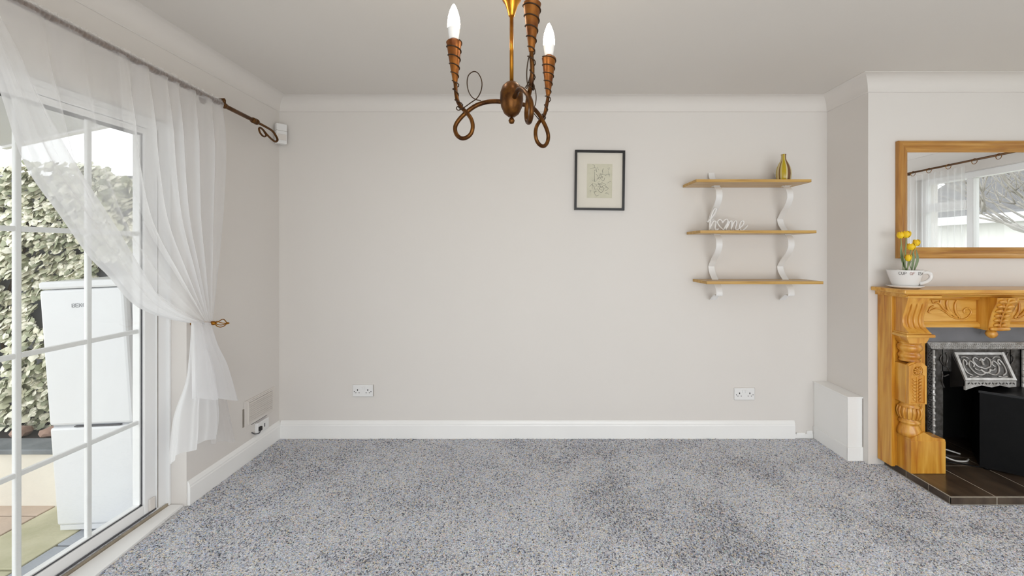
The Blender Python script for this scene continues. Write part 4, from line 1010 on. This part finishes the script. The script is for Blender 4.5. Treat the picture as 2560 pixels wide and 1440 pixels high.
for i, q in enumerate(armpx):
    r, z = armrz(*q); t = i/(len(armpx)-1); off = .0065*math.sin((t-.35)*PI*1.5)*(1 if .1 < t < .92 else .2); ap.append((r, off, z))
sp = spline(ap, 6); nS = len(sp)
a0 = part('arm', MB().tube(sp, [.0068-.0012*i/nS for i in range(nS)], 12), M['bronze'], ch, False)
rt_, zt_ = armrz(1134.5, 97); rb, zb = armrz(1138, 206)
def axis_pt(t): return Vector((rb+(rt_-rb)*t, 0, zb+(zt_-zb)*t))
conR = [(0, .0066), (.05, .0078), (.25, .0115), (.5, .0160), (.75, .0200), (.88, .0222), (.905, .0235), (.93, .0215), (.94, .0125), (1.0, .0120)]
m_ = MB(); m_.tube([tuple(axis_pt(t)) for t, r in conR], [r for t, r in conR], 22); m_.S = [True]*len(m_.S)
parts_arm = [a0]
o = part('candle_cone', m_, M['copper'], ch, False); smooth_by_angle(o, .5); parts_arm.append(o)
# wire wound round the cone, down the stem, and out into a loose loop
wp = []
for t in np.linspace(.93, .02, 110):
    r = float(np.interp(t, [q[0] for q in conR[:6]], [q[1] for q in conR[:6]]))+.0014; a = (1-t)*5.2*2*PI+.4; p = axis_pt(t); wp.append((p.x+r*math.cos(a), r*math.sin(a), p.z))
for k in range(26):
    t = k/25; i = int(nS-1-t*nS*.24); q = sp[i]; a = t*3*2*PI+1.0; rr_ = .0085+.002*math.sin(t*9); wp.append((q[0]+rr_*math.cos(a), q[1]+rr_*math.sin(a), q[2]))
lp = [armrz(*q) for q in ((1146, 268), (1144, 274), (1150, 279), (1162, 274), (1180, 262), (1197, 250), (1207, 232), (1209, 210), (1201, 191), (1189, 185), (1176, 194), (1172, 212), (1175, 232), (1183, 246), (1193, 252), (1204, 254))]
lps = spline(lp, 7); wp += [(r, .008+.010*math.sin(PI*i/len(lps)), z) for i, (r, z) in enumerate(lps)]
parts_arm.append(part('coiled_wire', MB().tube(wp, .0016, 6), M['wire'], ch, False))
rl, zl = armrz(1134.5, 97)
bz = [(.0115, -.004), (.0135, .0), (.0150, .004), (.0182, .028), (.0185, .031), (.0, .031)]
def tl(prof, n=24): return MB().lathe([(r, z) for r, z in prof], n, (rl, 0, zl))
parts_arm.append(part('lamp_base', tl(bz), M['plastic'], ch, False))
parts_arm.append(part('bulb', tl([(.0, .0305), (.0180, .0305), (.0192, .038), (.0190, .050), (.0168, .066), (.0125, .082), (.0070, .096), (.0028, .104), (.0, .1055)]), M['bulb'], ch, False))
for o in parts_arm: o.rotation_euler = (0, 0, PHI[0])
for ph in PHI[1:]:
    for o in parts_arm: copy_to(o, ch, rot=(0, 0, ph))

# ------------------------------------------------------------------ right window (seen in the mirror)
w1 = struct_root('window_1', 'white framed window in the right hand wall')
X0, X1 = XR+.06, XR+.12
mb = MB().box(X0, X1, WY0, WY1, WZ1-.06, WZ1, .003).box(X0, X1, WY0, WY1, WZ0, WZ0+.06, .003).box(X0, X1, WY0, WY0+.06, WZ0+.06, WZ1-.06, .003).box(X0, X1, WY1-.06, WY1, WZ0+.06, WZ1-.06, .003)
part('window_frame', mb, M['upvc'], w1)
part('mullion', MB().box(X0, X1, 1.205, 1.265, WZ0+.06, WZ1-.06, .003), M['upvc'], w1)
part('transom', MB().box(X0, X1, WY0+.06, 1.205, 1.74, 1.83, .003), M['upvc'], w1)
part('window_sill', MB().box(XR-.06, XR+.07, WY0-.04, WY1+.04, WZ0-.03, WZ0, .004), M['gloss_white'], w1)
for (a, b_, c, d) in ((WY0+.06, 1.205, 1.83, WZ1-.06), (WY0+.06, 1.205, WZ0+.06, 1.74), (1.265, WY1-.06, WZ0+.06, WZ1-.06)):
    part('pane', MB().box(X0+.028, X0+.032, a, b_, c, d), M['glass'], w1)
pl = thing('window_curtain_pole', 'thin brass pole with rings over the right hand window, seen in the mirror', 'curtain pole', (XR-.09, 1.55, 2.165))
part('pole', MB().tube([(XR-.09, .62, 2.165), (XR-.09, 2.92, 2.165)], .010, 12), M['rod'], pl)
for yy in (.80, .98, 1.18, 1.42, 1.62, 1.84, 2.05, 2.28, 2.55):
    P = [(XR-.09+.024*math.cos(a), yy+.006*math.sin(a), 2.152+.024*math.sin(a)) for a in np.linspace(0, 2*PI, 21)[:-1]]
    part('ring', MB().tube(P, .0026, 6, closed=True), M['brass'], pl)
for yy in (.66, 2.82): part('bracket', MB().tube([(XR-.09, yy, 2.165), (XR-.001, yy, 2.165)], .007, 8), M['rod'], pl)
sc = thing('window_sheer_curtain', 'white sheer curtain hanging at the right hand window, seen in the mirror', 'curtain', (XR-.09, 1.0, 1.2))
rows = []
for k in range(91):
    t = k/90; rows.append([(XR-.09+.022*math.sin(t*2*PI*9)*(.4+.6*v), .74+(.60-.22*v*(1-v)*0)*t+.10*t*(1-v)*0, 2.125-1.60*v) for v in np.linspace(0, 1, 12)])
part('drape', MB().grid(np.array(rows)), M['sheer'], sc, fix=False)

# ------------------------------------------------------------------ outside, right: bare tree and neighbour's house
def ground(name, x0, x1, y0, y1, z, mat): return struct(name, MB().box(x0, x1, y0, y1, z-.2, z), mat)
ground('ground', XR+.3, 40, -25, 30, -.7, M['lawn'])
hs = thing('neighbour_house', 'low pale house with a grey roof across the street, seen in the mirror', 'house', (16, 0, -.7))
part('wall', MB().box(14.5, 20, -11, 5, -.7, 2.3), M['housewall'], hs)
part('roof', MB().prism([(14.0, 2.45), (17.2, 4.5), (20.5, 2.45)], -11.5, 5.5, 'xz'), M['roof'], hs)
part('fascia', MB().box(13.96, 14.04, -11.5, 5.5, 2.2, 2.47), M['gutter'], hs)
for y_ in (-6.5, -3.6, .6):
    f_ = part('window', MB().box(14.45, 14.52, y_, y_+1.4, .6, 1.6), M['upvc'], hs); part('pane', MB().box(14.43, 14.45, y_+.08, y_+1.32, .68, 1.52), M['bluedoor'], f_)
part('garage_door', MB().box(14.44, 14.5, -2.0, .3, -.7, 1.45), M['bluedoor'], hs)
tr = thing('bare_tree', 'bare grey leafless tree outside the right hand window, seen in the mirror', 'tree', (9.2, -1.3, -.7))
rr = random.Random(11)
part('trunk', MB().tube([(0, 0, 0), (.05, .05, .9), (.0, .1, 1.7), (.08, .1, 2.3)], [.16, .13, .11, .08], 10), M['bark'], tr, False)
def branch(mb, p, d, L_, r, lev):
    q = [p]; dd = Vector(d)
    for k in range(4):
        dd = (dd+Vector((rr.uniform(-.25, .25), rr.uniform(-.25, .25), rr.uniform(-.08, .22)))).normalized(); q.append(q[-1]+dd*L_/4)
    mb.tube([tuple(v) for v in q], [r*(1-.17*i) for i in range(5)], 5)
    if lev > 0:
        for k in range(4):
            i = rr.choice((1, 2, 3, 4)); nd = (dd+Vector((rr.uniform(-1, 1), rr.uniform(-1, 1), rr.uniform(-.3, .7)))).normalized(); branch(mb, q[i], nd, L_*.68, r*.52, lev-1)
for k in range(9):
    mb = MB(); a = k*2*PI/9+rr.uniform(-.3, .3); branch(mb, Vector((0.03, .08, 1.1+.13*k)), Vector((math.cos(a), math.sin(a), .55)), 1.9, .05, 3); part('branch', mb, M['bark'], tr, False)

# ------------------------------------------------------------------ outside, left: patio, fridge, ivy wall
GZ = -.20
pt = struct_root('patio', 'patio of mixed stone slabs outside the glass door')
part('bed', MB().box(-7, -2.02, -3, 5, GZ-.2, GZ-.012), M['joint'], pt)
rr = random.Random(4)
colsx = [(-2.498, -2.06, 'slab_g', .62), (-2.878, -2.504, 'slab_y', .92), (-3.50, -2.886, 'slab_p', .60), (-4.10, -3.508, 'slab_y', .60), (-4.70, -4.108, 'slab_p', .6), (-5.3, -4.708, 'slab_y', .6)]
for ci, (a, b_, mt, ln) in enumerate(colsx):
    y_ = -.9+.17*ci
    while y_ < (2.50 if a < -2.9 else 3.0):
        part('paving_slab', MB().box(a, b_, y_, y_+ln-.010, GZ-.04, GZ+rr.uniform(-.003, .002), .005), M[mt], pt); y_ += ln
struct('wall_planter', MB().box(-6, -2.83, 2.53, 2.64, GZ-.1, .118), M['render'], 'low cream rendered planter wall')
cp = struct_root('coping', 'grey slate coping along the planter wall')
for k in range(5): part('coping_stone', MB().box(-2.80-.62*(k+1), -2.805-.62*k, 2.505, 2.665, .119, .150, .006), M['coping'], cp)
struct('wall_garden', MB().box(-7, -2.05, 2.93, 3.15, GZ-.1, 1.86), M['gwall'], 'grey garden wall under the ivy')
struct('planter_soil', MB().box(-6, -2.83, 2.642, 2.93, GZ, .145), M['soil'])
for k, (a, b_, s_) in enumerate(((-2.98, 2.70, .055), (-3.12, 2.71, .045), (-3.30, 2.70, .05))):
    bm = bmesh.new(); bmesh.ops.create_icosphere(bm, subdivisions=2, radius=s_)
    for v in bm.verts: v.co *= 1+rr.uniform(-.18, .18); v.co.z *= .75
    o = part('rock', MB().from_bm(bm), M['rock'], None, False, (a, b_, .146+s_*.55))
    tag(o, ('brown rock at the foot of the ivy, beside the fridge', 'brown rock at the foot of the ivy, second from the fridge', 'brown rock at the foot of the ivy, third from the fridge')[k], 'rock', 'rocks in the planter')

# ivy
outl = [(0, -.38), (.2, -.48), (.40, -.38), (.46, -.16), (.50, .04), (.38, .18), (.28, .34), (.14, .48), (0, .60)]
pts = outl+[(-a, b_) for a, b_ in outl[::-1][1:-1]]
def leafmesh(s, k):
    r = random.Random(k); vs = [(0, 0, .12*s)]; 
    for a, b_ in pts: vs.append((a*s*r.uniform(.9, 1.1), b_*s*r.uniform(.9, 1.1), -.10*s*(abs(a)*1.6)**1.5+r.uniform(-.03, .03)*s))
    n_ = len(pts); return vs, [(0, 1+i, 1+(i+1) % n_) for i in range(n_)]
iv = thing('ivy', 'pale variegated ivy covering the garden wall outside the patio door', 'ivy', (-3.2, 2.8, .15))
NL = 13500
lx = RNG.uniform(-4.6, -2.16, NL); lz = RNG.uniform(.13, 1.98, NL)
bulge = vnoise(lx, lz, 3.2, 9); gap = vnoise(lx, lz, 4.5, 10)
topz = 1.80+.16*vnoise(lx, lx*0, 3.0, 12)
low = np.clip((.5-lz)/.4, 0, 1)
keepm = (lz < topz) & ~((gap < .27) & (lz > .4)) & ((lz > .28) | (lx < -2.84)) & ((lz > .28) | (RNG.random(NL) < .6))
lx, lz, bulge = lx[keepm], lz[keepm], bulge[keepm]; nL = len(lx)
ly = 2.90-.17*bulge*RNG.uniform(.35, 1.0, nL)-.02
sz_ = RNG.uniform(.030, .058, nL)
mats_ = []
for i in range(nL):
    tilt = RNG.uniform(.65, 1.45); yaw = RNG.normal(0, .55); spin = RNG.normal(PI, .7)
    mats_.append(Matrix.Translation((lx[i], ly[i], lz[i])) @ Matrix.Rotation(yaw, 4, 'Z') @ Matrix.Rotation(tilt, 4, 'X') @ Matrix.Rotation(spin, 4, 'Z'))
vis = (lx > -3.62) & (lx < -2.66)
score = np.where(vis, -ly*6+sz_*12, -99); order = np.argsort(-score); single = set(order[:300].tolist())
protos = []
for k in range(6):
    vs, f_ = leafmesh(1.0, k); me = bpy.data.meshes.new('leaf'); me.from_pydata(vs, [], f_); me.materials.append(M['leaf_one']); me.polygons.foreach_set('use_smooth', [True]*len(f_)); protos.append(me)
mb = MB(); base = wloc(iv)
for i in range(nL):
    if i in single:
        o = bpy.data.objects.new('leaf', protos[i % 6]); COL.objects.link(o); o.parent = iv
        Mx = Matrix.Translation(-base) @ mats_[i] @ Matrix.Scale(sz_[i], 4); o.matrix_local = Mx
    else:
        vs, f_ = leafmesh(sz_[i], i % 17); mb.add([tuple(mats_[i] @ Vector(v)) for v in vs], f_, True)
o = part('foliage', mb, M['leaf_many'], iv, fix=False); o['kind'] = 'stuff'
for k in range(7):
    x_ = -4.2+.3*k; q = [(x_+.1*math.sin(j*1.3+k), 2.915, .12+j*.32) for j in range(6)]
    part('stem', MB().tube(spline(q, 4), .008, 6), M['stemwood'], iv)

# fridge freezer standing out on the patio, leaning a little
fw, fd, fh = .455, .42, 1.375
fr_ = thing('fridge_freezer', 'white upright fridge freezer standing outside on the patio against the house', 'fridge', (-2.385, 2.30, GZ+.004), (math.radians(1.5), math.radians(-2.6), math.radians(0)))
part('body', MB().box(-fw/2+.004, fw/2-.004, .052, fd, .03, fh-.03, .008), M['fridge'], fr_, False)
part('door', MB().box(-fw/2, fw/2, 0, .046, .588, fh-.045, .014), M['fridge'], fr_, False, label='upper fridge door')
part('door', MB().box(-fw/2, fw/2, 0, .046, .035, .578, .014), M['fridge'], fr_, False, label='lower freezer door')
part('door_gasket', MB().box(-fw/2+.01, fw/2-.01, .046, .053, .04, fh-.05).box(-fw/2+.012, fw/2-.012, .012, .05, .578, .590), M['fridge_grey'], fr_, False)
part('top_cap', MB().box(-fw/2-.001, fw/2+.001, -.001, fd, fh-.042, fh, .012), M['fridge'], fr_, False)
part('grip_recess', MB().box(-.09, .16, -.001, .012, .578, .584), M['gasket'], fr_, False)
part('plinth', MB().box(-fw/2+.006, fw/2-.006, .01, .05, .004, .033, .003), M['fridge'], fr_, False)
for sx_ in (-1, 1):
    for y_ in (.045, fd-.04): part('foot', MB().lathe([(.0, .0), (.016, .0), (.016, .010), (.008, .012), (.008, .03), (.0, .03)], 12, (sx_*(fw/2-.04), y_, 0)), M['fridge'], fr_, False)
for i, chn in enumerate('BEKO'):
    mb = MB()
    for q in FONT[chn]: mb.tube([(-.052+i*.0195+u*.0145, -.0008, 1.232+.019*v) for u, v in q], .0019, 6)
    part('lettering', mb, M['fridge_grey'], fr_, False)

# lean-to canopy over the patio door
cn = thing('door_canopy', 'pale lean-to canopy over the patio door outside', 'canopy', (-2.6, 1.5, 2.1))
DZC = .045
part('roof_sheet', MB().prism([(-2.07, 2.20+DZC), (-3.30, 1.94+DZC), (-3.30, 1.965+DZC), (-2.07, 2.225+DZC)], .2, 2.62, 'xz'), M['canopy'], cn)
part('edge_board', MB().prism([(-2.07, 2.185+DZC), (-3.30, 1.925+DZC), (-3.30, 1.97+DZC), (-2.07, 2.23+DZC)], 2.60, 2.63, 'xz'), M['gutter'], cn)
